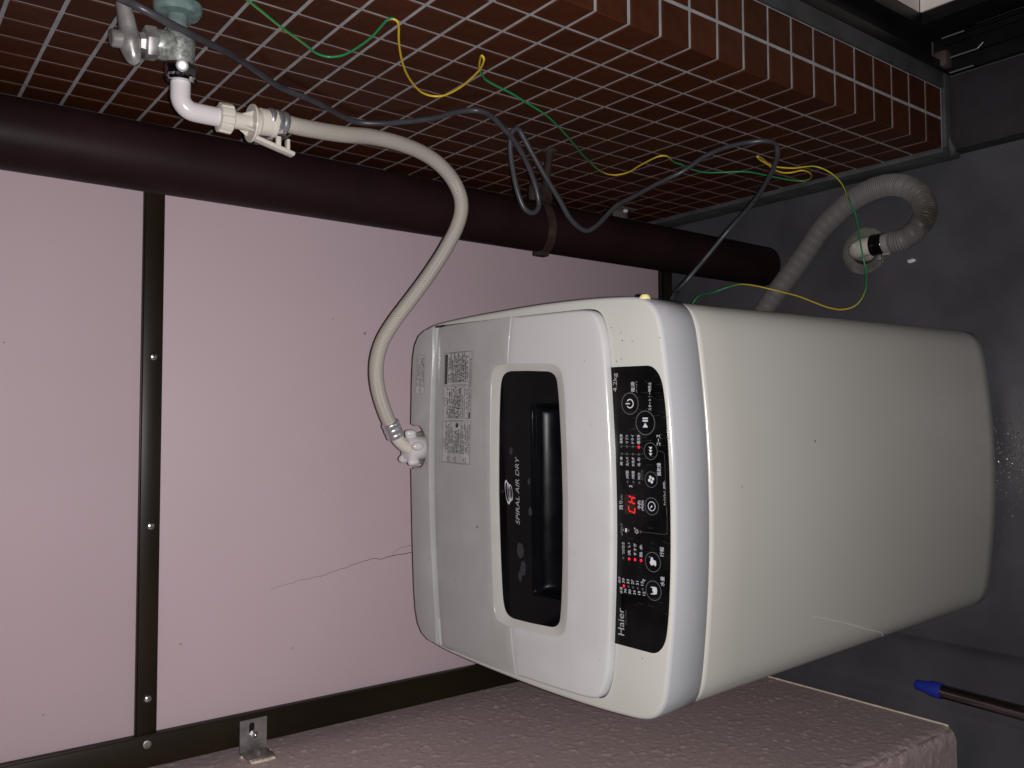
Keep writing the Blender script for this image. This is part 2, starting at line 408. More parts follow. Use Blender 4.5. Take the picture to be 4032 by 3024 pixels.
# ------------------------------------------------------------------ measured data (metres)
TEXTS = [('4.2kg', 0.1387, 0.0593, 0.0227, 0.008, 1), ('電源', 0.1379, 0.0332, 0.0124, 0.0056, 2), ('(オートオフ)', 0.1374, 0.0288, 0.0134, 0.0028, 1), ('スタート｜一時停止', 0.1157, 0.0078, 0.0332, 0.0052, 2), ('風乾燥', 0.0757, 0.0533, 0.0113, 0.0044, 2), ('ソフト', 0.0762, 0.0443, 0.0106, 0.0043, 2), ('ドライ', 0.0762, 0.0352, 0.0105, 0.0046, 2), ('槽洗浄', 0.0757, 0.0259, 0.0113, 0.0048, 2), ('コース', 0.0748, -0.0044, 0.013, 0.0053, 2), ('標 準', 0.049, 0.0535, 0.0109, 0.0042, 2), ('念入り', 0.0488, 0.0443, 0.0108, 0.0041, 2), ('お急ぎ', 0.049, 0.0352, 0.0111, 0.0043, 2), ('毛 布', 0.0493, 0.0262, 0.0106, 0.0042, 2), ('2時間', 0.0335, 0.0443, 0.0095, 0.0046, 2), ('1時間', 0.034, 0.0352, 0.0091, 0.0045, 2), ('30分', 0.0335, 0.0265, 0.0084, 0.004, 2), ('(槽乾燥)', 0.0334, 0.0217, 0.0124, 0.0034, 0), ('風乾燥', 0.0396, -0.0045, 0.0152, 0.0058, 2), ('3', 0.0232, 0.0392, 0.0027, 0.0046, 2), ('残り', -0.0045, 0.0543, 0.0106, 0.0058, 2), ('(分)', 0.0074, 0.0544, 0.0061, 0.0033, 1), ('予約', -0.0018, 0.0258, 0.0104, 0.0055, 2), ('(時間後)', -0.0028, 0.0216, 0.0124, 0.0037, 2), ('チャイルドロック', 0.0062, -0.0107, 0.0165, 0.003, 2), ('5秒押し', 0.0251, -0.0105, 0.0094, 0.0032, 2), ('ふたロック', -0.036, 0.0551, 0.0142, 0.0033, 1), ('つけおき', -0.0584, 0.0525, 0.0146, 0.0044, 2), ('洗 い', -0.0587, 0.0433, 0.0155, 0.0043, 2), ('すすぎ', -0.0577, 0.0342, 0.0148, 0.0043, 2), ('脱 水', -0.0584, 0.025, 0.0151, 0.0045, 2), ('行程', -0.0539, -0.007, 0.0112, 0.0058, 2), ('点灯', -0.0941, 0.0596, 0.0077, 0.0039, 2), ('39', -0.093, 0.0533, 0.0056, 0.0036, 2), ('33', -0.0929, 0.046, 0.0054, 0.0038, 2), ('27', -0.0924, 0.0387, 0.0052, 0.004, 2), ('21', -0.0923, 0.0316, 0.0047, 0.0037, 2), ('15', -0.0916, 0.0242, 0.0049, 0.0037, 2), ('ℓ', -0.0867, 0.0213, 0.0028, 0.0039, 2), ('点滅', -0.1064, 0.0571, 0.0079, 0.0039, 2), ('36', -0.1048, 0.0508, 0.0054, 0.0035, 2), ('30', -0.1049, 0.0435, 0.0056, 0.0038, 2), ('24', -0.1043, 0.0363, 0.0049, 0.0037, 2), ('18', -0.1034, 0.0291, 0.0043, 0.0037, 2), ('12', -0.103, 0.0216, 0.0045, 0.0037, 2), ('水量', -0.0878, -0.0071, 0.0112, 0.0058, 2), ('Haier', -0.1569, 0.0551, 0.0329, 0.0096, 1), ('JW-K42H', -0.1429, 0.05, 0.0174, 0.0035, 0)]
RINGS = [('power', 0.1241, 0.0408, 0.0133), ('play', 0.1012, 0.0177, 0.0146), ('course', 0.0681, 0.0103, 0.0102), ('fan', 0.0347, 0.0102, 0.0094), ('timer', 0.0034, 0.01, 0.0104), ('shirt', -0.0618, 0.0095, 0.0117), ('bucket', -0.0951, 0.0091, 0.0117)]
DOTS = [(0.0722, 0.028, 1), (-0.0627, 0.0454, 1), (-0.0624, 0.0363, 1), (-0.0622, 0.0271, 1), (-0.0965, 0.0545, 1), (0.0723, 0.0554, 0), (0.0724, 0.0464, 0), (0.0725, 0.037, 0), (0.0633, 0.0547, 0), (0.0634, 0.0466, 0), (0.0636, 0.0371, 0), (0.0635, 0.0281, 0), (0.03, 0.0461, 0), (0.0302, 0.037, 0), (0.0298, 0.028, 0), (-0.0286, 0.0459, 0), (-0.0282, 0.0272, 0), (-0.0628, 0.0547, 0), (-0.0962, 0.0473, 0), (-0.0961, 0.0402, 0), (-0.096, 0.0327, 0), (-0.0958, 0.0254, 0)]
LINES = [[(0.0723, 0.0554), (0.0726, 0.0303), (0.0725, 0.024), (0.0701, 0.0209)], [(0.0633, 0.0547), (0.0635, 0.0281), (0.0639, 0.0236), (0.066, 0.0212)], [(0.0685, -0.0009), (0.0683, -0.0067), (0.066, -0.0097), (0.0545, -0.0104), (0.0052, -0.0112), (-0.0066, -0.0122)], [(-0.0282, 0.0264), (-0.0276, -0.0084), (-0.0265, -0.0111), (-0.024, -0.0122), (0.0034, -0.0124)], [(0.0288, 0.0461), (0.0255, 0.0459), (0.0241, 0.0445)], [(0.0294, 0.0369), (0.0265, 0.0368), (0.0243, 0.0384)], [(-0.0211, 0.0585), (-0.0208, 0.055)]]
DISPLAY = [(-0.0092, 0.0517), (0.0141, 0.0513), (0.0153, 0.0345), (-0.0077, 0.0349)]
SEGS = [[(0.0063, 0.0448), (0.0052, 0.0407)], [(0.0051, 0.0396), (0.0043, 0.0351)], [(0.0131, 0.0447), (0.0116, 0.0405)], [(0.0117, 0.0395), (0.0109, 0.0348)], [(0.0114, 0.0399), (0.0059, 0.04)], [(0.0009, 0.045), (-0.0043, 0.045)], [(-0.0048, 0.0443), (-0.0059, 0.0406)], [(-0.0059, 0.0395), (-0.0068, 0.0353)], [(-0.001, 0.0354), (-0.0055, 0.0355)]]
LOCK = [(-0.0312, 0.0512), (-0.0266, 0.0511), (-0.0263, 0.0484), (-0.0309, 0.0485)]
LOCKC = (-0.0289, 0.0521)
SMILE = (-0.0285, 0.0333)
SMR = 0.0026
STAR = (-0.0251, 0.0364)
GREY = [(-0.035, 0.2257, 1.3833), (-0.034, 0.2347, 1.3695), (-0.042, 0.2241, 1.3572), (-0.047, 0.2254, 1.3362), (-0.047, 0.2381, 1.3103), (-0.041, 0.2662, 1.276), (-0.031, 0.3028, 1.2369), (-0.018, 0.3504, 1.1964), (-0.014, 0.3858, 1.1582), (-0.012, 0.4153, 1.1202), (-0.011, 0.4319, 1.0766), (-0.01, 0.4484, 1.041), (-0.01, 0.4713, 0.9989), (-0.01, 0.4812, 0.9673), (-0.01, 0.4654, 0.9348), (-0.01, 0.4373, 0.9091), (-0.01, 0.3934, 0.8791), (-0.01, 0.3498, 0.865), (-0.012, 0.3217, 0.8473), (-0.0131, 0.325, 0.8192), (-0.0232, 0.33, 0.7945), (-0.0364, 0.335, 0.7692), (-0.0557, 0.345, 0.74), (-0.0838, 0.355, 0.7126), (-0.1136, 0.36, 0.6974), (-0.1291, 0.36, 0.6964), (-0.1411, 0.36, 0.7089), (-0.1362, 0.362, 0.7237), (-0.1161, 0.364, 0.7347), (-0.0865, 0.366, 0.7425), (-0.0538, 0.368, 0.7476), (-0.0294, 0.366, 0.7506), (-0.0116, 0.362, 0.7484), (-0.0073, 0.36, 0.739), (-0.0189, 0.36, 0.728), (-0.0434, 0.36, 0.7084), (-0.0748, 0.36, 0.6825), (-0.1082, 0.362, 0.6505), (-0.1358, 0.364, 0.625), (-0.1499, 0.364, 0.6037), (-0.1538, 0.362, 0.5879), (-0.143, 0.36, 0.5675), (-0.1211, 0.358, 0.5437), (-0.1015, 0.356, 0.5225), (-0.0785, 0.35, 0.4818), (-0.0538, 0.33, 0.4429), (-0.0327, 0.3, 0.4098), (-0.0139, 0.255, 0.3999), (-0.0073, 0.21, 0.3926), (-0.0076, 0.17, 0.3815), (-0.0076, 0.15, 0.3617), (-0.0103, 0.15, 0.3419), (-0.0206, 0.155, 0.3308), (-0.033, 0.17, 0.3167), (-0.0453, 0.19, 0.3032), (-0.0662, 0.23, 0.2803), (-0.0905, 0.28, 0.2607), (-0.1163, 0.315, 0.2628), (-0.1639, 0.35, 0.2847), (-0.218, 0.39, 0.3109), (-0.2308, 0.43, 0.2905), (-0.3, 0.485, 0.28)]
EARTH = [(-0.012, 0.1883, 1.2593), (-0.012, 0.198, 1.2485), (-0.012, 0.2151, 1.2248), (-0.012, 0.2377, 1.1935), (-0.01, 0.2691, 1.1488), (-0.01, 0.2852, 1.1257), (-0.01, 0.2856, 1.1085), (-0.01, 0.2722, 1.0971), (-0.01, 0.2579, 1.0935), (-0.009, 0.2321, 1.0902), (-0.008, 0.2023, 1.0897), (-0.007, 0.1732, 1.093), (-0.007, 0.1549, 1.0949), (-0.008, 0.1457, 1.0925), (-0.009, 0.1462, 1.0871), (-0.01, 0.1568, 1.0786), (-0.012, 0.1768, 1.0671), (-0.013, 0.2004, 1.0523), (-0.014, 0.2328, 1.0294), (-0.015, 0.2618, 1.0054), (-0.015, 0.2877, 0.9788), (-0.015, 0.3051, 0.9545), (-0.015, 0.3071, 0.9367), (-0.015, 0.2989, 0.9259), (-0.015, 0.2806, 0.9222), (-0.014, 0.2542, 0.9214), (-0.014, 0.2245, 0.9264), (-0.015, 0.1944, 0.9344), (-0.016, 0.1692, 0.9453), (-0.015, 0.1571, 0.9527), (-0.012, 0.1585, 0.9545), (-0.008, 0.1791, 0.9431), (-0.007, 0.1993, 0.9297), (-0.007, 0.2167, 0.9135), (-0.007, 0.2299, 0.8963), (-0.007, 0.2373, 0.8745), (-0.007, 0.2473, 0.8378), (-0.008, 0.2575, 0.8081), (-0.008, 0.2689, 0.7771), (-0.009, 0.2819, 0.7433), (-0.01, 0.3104, 0.6923), (-0.012, 0.3448, 0.6353), (-0.013, 0.379, 0.5838), (-0.013, 0.4093, 0.5335), (-0.013, 0.4353, 0.4844), (-0.013, 0.442, 0.4576), (-0.012, 0.4393, 0.4401), (-0.011, 0.4164, 0.4317), (-0.01, 0.3762, 0.4423), (-0.009, 0.3397, 0.4498), (-0.008, 0.3202, 0.4507), (-0.007, 0.3125, 0.4425), (-0.007, 0.3156, 0.427), (-0.008, 0.326, 0.4034), (-0.009, 0.3268, 0.379), (-0.009, 0.3342, 0.3493), (-0.009, 0.3318, 0.3079), (-0.009, 0.314, 0.2843), (-0.009, 0.293, 0.2647), (-0.01, 0.2789, 0.2487), (-0.011, 0.2717, 0.2227), (-0.013, 0.2631, 0.1861), (-0.015, 0.2526, 0.1521), (-0.016, 0.24, 0.1324), (-0.018, 0.2207, 0.1386), (-0.02, 0.1986, 0.1656), (-0.02, 0.1901, 0.1897), (-0.02, 0.1922, 0.2058), (-0.02, 0.2104, 0.2085), (-0.02, 0.2217, 0.2208), (-0.018, 0.2245, 0.2402), (-0.014, 0.2192, 0.2711), (-0.01, 0.2186, 0.2943), (-0.008, 0.2136, 0.3091), (-0.006, 0.2173, 0.2937), (-0.006, 0.2291, 0.2588), (-0.008, 0.2321, 0.2347), (-0.01, 0.2224, 0.2195), (-0.012, 0.2074, 0.2055), (-0.014, 0.1848, 0.2023), (-0.017, 0.1688, 0.2026), (-0.022, 0.1578, 0.1948), (-0.028, 0.1515, 0.1806), (-0.036, 0.1493, 0.1588), (-0.046, 0.1521, 0.1347), (-0.056, 0.163, 0.1045), (-0.0622, 0.1809, 0.062), (-0.0748, 0.1753, 0.062), (-0.0921, 0.1704, 0.062), (-0.1175, 0.1615, 0.07), (-0.1582, 0.1491, 0.082), (-0.1946, 0.1463, 0.075), (-0.2134, 0.1534, 0.06), (-0.2286, 0.1601, 0.05), (-0.2478, 0.1724, 0.045), (-0.2603, 0.1892, 0.045), (-0.2639, 0.2135, 0.048), (-0.2577, 0.2393, 0.05), (-0.2434, 0.2705, 0.055), (-0.2282, 0.302, 0.06), (-0.2168, 0.3331, 0.068), (-0.2072, 0.3584, 0.085), (-0.2002, 0.3783, 0.11), (-0.199, 0.3899, 0.13), (-0.2041, 0.4061, 0.15), (-0.2141, 0.4303, 0.17), (-0.23, 0.43, 0.2233), (-0.3, 0.48, 0.22)]
HOSE = [(-0.1114, 0.282, 1.1678), (-0.1109, 0.285, 1.1477), (-0.1026, 0.3, 1.0827), (-0.0924, 0.313, 1.0298), (-0.0889, 0.325, 0.9742), (-0.0926, 0.335, 0.9295), (-0.1025, 0.342, 0.898), (-0.1194, 0.35, 0.8704), (-0.1414, 0.357, 0.8531), (-0.1616, 0.362, 0.8497), (-0.1848, 0.368, 0.8542), (-0.2119, 0.374, 0.8661), (-0.2305, 0.378, 0.876), (-0.2692, 0.386, 0.9002), (-0.305, 0.394, 0.9252), (-0.3336, 0.4, 0.9453), (-0.3616, 0.406, 0.9604), (-0.3867, 0.41, 0.9671), (-0.4108, 0.415, 0.9664), (-0.4337, 0.42, 0.9605), (-0.456, 0.425, 0.9507), (-0.4775, 0.43, 0.9387), (-0.4868, 0.432, 0.9322)]
NECK = [(-0.4868, 0.432, 0.9322), (-0.5001, 0.434, 0.9239), (-0.5079, 0.435, 0.9193), (-0.5163, 0.436, 0.9106), (-0.5232, 0.436, 0.9001), (-0.5258, 0.436, 0.8882)]
DRAIN = [(-0.2833, 0.4408, 0.03), (-0.2232, 0.3954, 0.024), (-0.1386, 0.3151, 0.022), (-0.0869, 0.2677, 0.022), (-0.062, 0.2323, 0.022), (-0.0466, 0.2069, 0.022), (-0.0354, 0.1736, 0.022), (-0.0305, 0.1414, 0.022), (-0.0344, 0.1104, 0.022), (-0.0461, 0.0849, 0.023), (-0.0667, 0.064, 0.024), (-0.0908, 0.0545, 0.026), (-0.1098, 0.0549, 0.03), (-0.1276, 0.0641, 0.035), (-0.1402, 0.0777, 0.041), (-0.1469, 0.0927, 0.046), (-0.1484, 0.1088, 0.05)]
CUFF = [(-0.1484, 0.1088, 0.05), (-0.1492, 0.1218, 0.051), (-0.149, 0.1416, 0.052), (-0.1497, 0.1709, 0.05)]
CRACK = [(-0.7622, 0.672, 1.025), (-0.7549, 0.672, 0.9843), (-0.7489, 0.672, 0.9331), (-0.741, 0.672, 0.8946), (-0.7342, 0.672, 0.8643), (-0.73, 0.672, 0.8333), (-0.7318, 0.672, 0.8146), (-0.7285, 0.672, 0.7957), (-0.7256, 0.672, 0.7515), (-0.7182, 0.672, 0.7069)]
CRACK2 = [(-0.7285, 0.672, 0.7957), (-0.7172, 0.672, 0.7824), (-0.712, 0.672, 0.7515), (-0.6991, 0.672, 0.7069)]
DECK_FLECKS = [(0.1758, 0.0614, 1), (0.1783, 0.054, 0.8), (0.2177, 0.0692, 0.8), (0.2104, 0.0542, 0.7), (0.2007, 0.0519, 1), (0.1992, 0.0364, 0.8), (0.2006, -0.0055, 0.9), (0.2144, 0.0664, 0.6), (0.1268, 0.0248, 0.9), (0.0855, -0.0128, 0.9), (-0.1781, 0.0279, 0.8), (0.1555, 0.0821, 0.6), (-0.0241, 0.0872, 0.4)]
LID_FLECKS = [(0.1779, 0.1024, 1), (-0.0517, 0.3198, 2.2), (-0.138, 0.379, 1.2), (-0.1408, 0.3734, 1), (-0.0648, 0.123, 0.7), (-0.1907, 0.0844, 0.7), (0.099, 0.0932, 0.7), (0.0808, 0.129, 0.7), (-0.1162, 0.0803, 0.6), (-0.0521, 0.4086, 0.6)]


# ------------------------------------------------------------------ floor and gutter (setting)
def grid_sheet(name, xs, ys, z, m, kind='structure'):
    V = [(x, y, z(x, y)) for y in ys for x in xs]; nx = len(xs)
    F = [[j * nx + i, j * nx + i + 1, (j + 1) * nx + i + 1, (j + 1) * nx + i] for j in range(len(ys) - 1) for i in range(nx - 1)]
    return obj(name, V, F, m, kind=kind, sharp=60)
def gutter_z(x, y):
    return 0.0
# one continuous floor sheet, dished into a shallow gutter along the plaster wall
prof = [(-6, 0), (-1.30, 0.0), (-1.012, 0.0), (-1.006, -0.003), (-0.995, -0.010), (-0.98, -0.013), (-0.91, -0.013), (-0.895, -0.010), (-0.888, -0.003), (-0.882, 0.0), (-0.6, 0.0), (-0.3, 0), (0.0, 0.0), (4, 0)]
xs = [p[0] for p in prof]; zmap = dict(prof)
floor = grid_sheet('floor', xs, [-6, -2, -1, -0.5, 0, 0.5, 1, 2, 6], lambda x, y: zmap[x], M['floor'])
# small dry bits lying about
bits = []
for k in range(46):
    x = random.uniform(-0.86, -0.03); y = random.uniform(-0.25, 0.45)
    if random.random() < .5: x = random.uniform(-0.35, -0.02)
    s = random.uniform(.0012, .004); a = random.uniform(0, 6.28)
    v = [(x + s * random.uniform(.6, 1.2) * math.cos(a + t), y + s * .6 * random.uniform(.6, 1.2) * math.sin(a + t), .0008 + .001 * random.random()) for t in (0, 1.2, 2.6, 3.7, 5.1)]
    v.append((x, y, .0022)); bits.append((v, [[i, (i + 1) % 5, 5] for i in range(5)]))
V, F = join(bits); deb = obj('floor_debris', V, F, M['dirt'], kind='stuff', smooth=False)
deb['label'] = 'tiny dark crumbs scattered over the grey floor'; deb['category'] = 'debris'

wpv = []; nw = 26
gp = rng.normal(size=(400, 2)) * np.array((.045, .030)) + np.array((-.548, -.088)); sp_ = []
for x, y in gp:
    s_ = rng.uniform(.0008, .0024); t0 = rng.uniform(0, 6); h_ = rng.uniform(.0004, .0013)
    sp_.append(([(x + s_ * math.cos(t0 + t), y + s_ * .8 * math.sin(t0 + t), .0003) for t in (0, 1.3, 2.5, 3.8, 5.0)] + [(x + rng.normal() * s_ * .3, y + rng.normal() * s_ * .3, .0003 + h_)], [[i, (i + 1) % 5, 5] for i in range(5)]))
V, F = join(sp_); wp = obj('glare_grit', V, F, mat('glare_grit', (.13, .115, .10), .28, spec=.6, var=.5, vscale=300), kind='stuff', smooth=False)  # pale grit added to stand in for a patch of flash glare
wp['label'] = 'pale grit added as flash glare on the floor in front of the machine'; wp['category'] = 'grit'

# ------------------------------------------------------------------ tiled wall
PY, PZ, Z0 = 0.055, 0.05569, 0.902
tw = tag(empty('tile_wall', (0, 0, 0)), 'brown square tiled wall with pale grout beside the machine', 'wall')
g = 0.0016
profile = [(g, 1.7), (g, g), (0.140, g), (0.140, 1.7)]
V = []; 
for z in (0.0, 2.5): V += [(x, y, z) for x, y in profile]
F = [[0, 1, 5, 4], [1, 2, 6, 5], [2, 3, 7, 6], [3, 0, 4, 7], [4, 5, 6, 7], [3, 2, 1, 0]]
obj('grout_backing', V, F, M['grout'], tw, smooth=False)
def tile_mesh(w, h, n, corner=None):
    # a tile in its own plane: x across, z up, front face at y = 0, 5 mm thick, softly rounded edge
    b = .0009; pts = []
    for dx, y in ((0, .005), (0, b), (b, 0)):
        pts += [(dx, y, dx), (w - dx, y, dx), (w - dx, y, h - dx), (dx, y, h - dx)]
    F = [[8, 9, 10, 11]]
    for r in (0, 1): F += [[r * 4 + k, r * 4 + (k + 1) % 4, r * 4 + 4 + (k + 1) % 4, r * 4 + 4 + k] for k in range(4)]
    me = bpy.data.meshes.new(n); me.from_pydata(pts, [], F); me.update()
    bm = bmesh.new(); bm.from_mesh(me); bmesh.ops.recalc_face_normals(bm, faces=bm.faces[:])
    if sum(f.normal.y for f in bm.faces if f.calc_area() > w * h * .5) > 0: bmesh.ops.reverse_faces(bm, faces=bm.faces[:])
    bm.to_mesh(me); bm.free()
    me.materials.append(M['tile']); return me
G = .0052
t_side = tile_mesh(PY - G, PZ - G, 'tile_side'); t_first = tile_mesh(PY - G / 2 - .0012, PZ - G, 'tile_edge'); t_face = tile_mesh(.0525 - G / 2 - .001, PZ - G, 'tile_face'); t_face2 = tile_mesh(.1055 - .0525 - G / 2, PZ - G, 'tile_face')
cand = []
ROT = Matrix(((0, 1, 0), (1, 0, 0), (0, 0, 1))).to_4x4()
for j in range(-28, 16):
    zb = Z0 - PZ * j + G / 2 - PZ  # bottom of the tile in row j (row j spans z0-j .. z0-j-1)
    if j == 15: continue
    for i in range(0, 24):
        y0 = .0012 if i == 0 else i * PY + G / 2
        me = t_first if i == 0 else t_side
        mw = Matrix.Translation((0, y0, zb)) @ ROT
        cand.append(((0, y0 + PY / 2, zb + PZ / 2), me, mw))
    for i in range(2):
        x0 = .001 if i == 0 else .0525 + G / 2
        cand.append(((x0 + .026, 0, zb + PZ / 2), (t_face, t_face2)[i], Matrix.Translation((x0, 0, zb))))
vis = []; rest = []
for c, me, mw in cand:
    q = in_frame(c, 60)
    hidden = c[0] < .0005 and c[1] > .735
    (vis if (q and q[0] and not hidden) else rest).append((c, me, mw, q[1] if q else 9))
vis.sort(key=lambda a: a[3]); rest += vis[295:]; vis = vis[:295]
for c, me, mw, _ in vis:
    o = bpy.data.objects.new('tile', me); C.objects.link(o); o.parent = tw
    j = Matrix.Rotation(random.gauss(0, .0025), 4, 'Z') @ Matrix.Rotation(random.gauss(0, .0025), 4, 'X')
    o.matrix_world = Matrix.Translation((random.gauss(0, .00018) if c[0] > .001 else random.gauss(0, .0002), 0, random.gauss(0, .00018))) @ mw @ j
V, F = [], []
for c, me, mw, _ in rest:
    o = len(V); V += [mw @ v.co for v in me.vertices]; F += [[o + i for i in p.vertices] for p in me.polygons]
obj('tile', V, F, M['tile'], tw, kind='stuff', smooth=False)
# mortar skirting under the tiles, with its sealant edge, and the seal beside the door frame
box('skirting', -.0065, .0014, .0005, 1.7, 0.0, .0645, M['skirt'], tw, .0012)
box('cement_strip', .0005, .134, -.006, .0012, .041, .0655, M['skirt'], tw, .0015)
box('door_seal', .1062, .1345, -.006, .0012, .0665, 2.5, M['skirt'], tw, .0025)
tube('mortar_lump', [(-.009, -.002, .040), (-.006, -.006, .043), (-.001, -.008, .047), (.008, -.007, .052), (.020, -.0055, .054)], [.003, .006, .0065, .005, .002], M['skirt'], tw, 10)

# ------------------------------------------------------------------ door step and sliding door
st = box('door_step', .0, .1335, -3.0, -.0002, .0, .038, mat('dark_step_slab', (0.020, 0.018, 0.021), 0.6, var=0.3, vscale=14, bump=0.2, bscale=120), bev=.002)
tag(st, 'dark slab step under the black sliding door frame', 'step')
sd = tag(empty('sliding_door', (.18, -.2, .04)), 'black aluminium sliding door frame with worn track rails', 'door')
def sub(name, *a, **k):
    o = box(name, *a, **k); o.matrix_parent_inverse = sd.matrix_world.inverted(); return o
sd.matrix_world = Matrix.Identity(4)
A = M['black_alu']
box('jamb', .1348, .1545, -.005, .06, .055, 2.4, A, sd, .001)
box('jamb', .1549, .1995, .020, .06, .055, 2.4, A, sd, .001)
box('jamb', .2000, .2235, -.001, .06, .055, 2.4, A, sd, .001)
box('sill', .1345, .2235, -3.0, .018, .038, .0535, A, sd, .001)
box('sill', .2015, .2238, -3.0, -.0015, .0540, .134, A, sd, .001)
for x in (.1300, .1570, .2005 - .004, .1840):
    box('track_rail', x, x + .0022, -3.0, -.012 if x != .1840 else -.004, .0540, .0625, A, sd, .0006)
def worn(name, x, y0, y1, z=.0627):
    V, F = tubemesh([(x + .0011, y0, z), (x + .0011, (y0 + y1) / 2, z + .0003), (x + .0011, y1, z)], .0013, 6); obj(name, V, F, M['worn'], sd)
worn('worn_rail_end', .1300, -.055, -.014); worn('worn_rail_end', .1570, -.062, -.016); worn('worn_rail_end', .1965, -.041, -.002)
worn('worn_rail_end', .2015, -.2, -.062, .0635)
tube('worn_rail_end', [(.1581, -.062, .0627), (.163, -.068, .0627), (.166, -.072, .0627)], .0009, M['worn'], sd, 6)
box('stopper', .1420, .1705, -.016, .017, .0540, .078, M['rubber'], sd, .004)
box('inner_trim', .2240, .36, -.0005, .06, .137, 2.4, M['whitewall'], sd, .001)
box('inner_sill', .2240, .60, -3.0, -.0010, .100, .1365, M['whitewall'], sd, .001)

# ------------------------------------------------------------------ plaster wing wall on the left
def smooth_noise(h, w, cell, seed):
    r = np.random.default_rng(seed); gh, gw = int(h / cell) + 3, int(w / cell) + 3; a = r.normal(size=(gh, gw))
    yy = np.arange(h) / cell; xx = np.arange(w) / cell; y0 = yy.astype(int); x0 = xx.astype(int); fy = (yy - y0)[:, None]; fx = (xx - x0)[None, :]
    fy = fy * fy * (3 - 2 * fy); fx = fx * fx * (3 - 2 * fx)
    return a[y0][:, x0] * (1 - fy) * (1 - fx) + a[y0 + 1][:, x0] * fy * (1 - fx) + a[y0][:, x0 + 1] * (1 - fy) * fx + a[y0 + 1][:, x0 + 1] * fy * fx
pw = tag(empty('plaster_wall'), 'pink stucco wing wall with rounded rough corner on the left', 'wall')
XP = -1.0185; rr = .022; YE = .012
path = [(XP, y) for y in np.arange(.74, YE + rr, -.0032)]
path += [(XP - rr + rr * math.cos(a), YE + rr - rr * math.sin(a)) for a in np.linspace(0, math.pi / 2, 14)]
path += [(x, YE) for x in np.arange(XP - rr - .003, XP - .2, -.0032)]
path = np.array(path); tg = np.gradient(path, axis=0); tg /= np.linalg.norm(tg, axis=1)[:, None]; nr = np.c_[-tg[:, 1], tg[:, 0]]
if nr[0][0] < 0: nr = -nr
zs = np.arange(.047, 1.42, .0032); H, Wd = len(zs), len(path)
spat = np.maximum(smooth_noise(H, Wd, 1.9, 1) - .62, 0) * 1.9 + np.maximum(smooth_noise(H, Wd, 2.8, 7) - .85, 0) * 2.2 - np.maximum(smooth_noise(H, Wd, 2.0, 8) - 1.0, 0) * 1.6
nz = spat + .22 * smooth_noise(H, Wd, 1.6, 2) + .45 * smooth_noise(H, Wd, 30, 4)
disp = .00052 * nz; disp[0] *= .3
cornerw = np.exp(-((np.arange(Wd) - (Wd - 62)) / 9.0) ** 2); disp += cornerw[None, :] * (.0007 * smooth_noise(H, Wd, 6, 9) + .0006 * smooth_noise(H, Wd, 3, 10))
V = []
for i, z in enumerate(zs):
    for k in range(Wd): V.append((path[k][0] + nr[k][0] * disp[i, k], path[k][1] + nr[k][1] * disp[i, k], z))
F = [[i * Wd + k, i * Wd + k + 1, (i + 1) * Wd + k + 1, (i + 1) * Wd + k] for i in range(H - 1) for k in range(Wd - 1)]
obj('stucco_face', V, F, M['plaster'], pw, sharp=80)
box('wall_core', XP - .40, XP - .004, YE + .006, 3.0, .0475, 2.5, M['plaster'], pw, .004)
box('lower_edge', XP - .030, XP + .0022, YE + .014, .74, .0435, .0468, M['cream_seal'], pw, .0008)
box('base_recess', XP - .39, XP - .0135, YE + .045, 3.0, -.001, .0430, M['skirt'], pw, .001)

# ------------------------------------------------------------------ partition screen
YP = .664
ps = tag(empty('partition_screen', (0, 0, 0)), 'pink board partition in a dark bronze frame behind the machine', 'partition')
box('panel', -.962, -.060, YP + .006, YP + .012, 1.2355, 2.2, M['panel'], ps, .0005)
box('panel', -.962, -.060, YP + .006, YP + .012, .078, 1.2052, M['panel'], ps, .0005)
B = M['bronze']
box('cross_rail', -.9575, -.075, YP - .001, YP + .0135, 1.2060, 1.2348, B, ps, .0008)
box('cross_rail_lip', -.9575, -.075, YP - .0005, YP + .0130, 1.2352, 1.2372, M['bronze'], ps, .0003)
box('side_rail', -1.0055, -.9584, YP - .0045, YP + .018, .041, 2.2, B, ps, .0012)
box('side_rail_lip', -.9590, -.9555, YP - .0062, YP + .018, .041, 2.2, B, ps, .0008)
box('side_rail', -.0850, -.0330, YP - .0045, YP + .018, .041, 2.2, B, ps, .0012)
box('bottom_rail', -.9548, -.0860, YP - .0045, YP + .018, .041, .0775, B, ps, .0012)
box('bottom_rail_lip', -.9548, -.0860, YP - .0060, YP - .0048, .070, .0790, M['black_alu'], ps, .0004)
def screw(x, y, z, r=.0062):
    V, F = lathe([(0, r), (.0008, r), (.0022, r * .86), (.0032, r * .5), (.0035, .0001)], (x, y, z), (0, -1, 0), 20)
    o = obj('screw', V, F, M['zinc'], ps)
    return o
for x in (-.3815, -.642, -.903): screw(x, YP - .001, 1.220)
V, F = lathe([(0, .0062), (.0012, .0062), (.0016, .0055), (.0016, .0032), (.0006, .003), (.0006, .0001)], (-.970, YP - .0045, 1.2205), (0, -1, 0), 20)
obj('rivet', V, F, M['steel'], ps)
# left angle bracket with slotted plate, nut and bolt, foot on the plaster
bx = empty('bracket')
bx.parent = ps
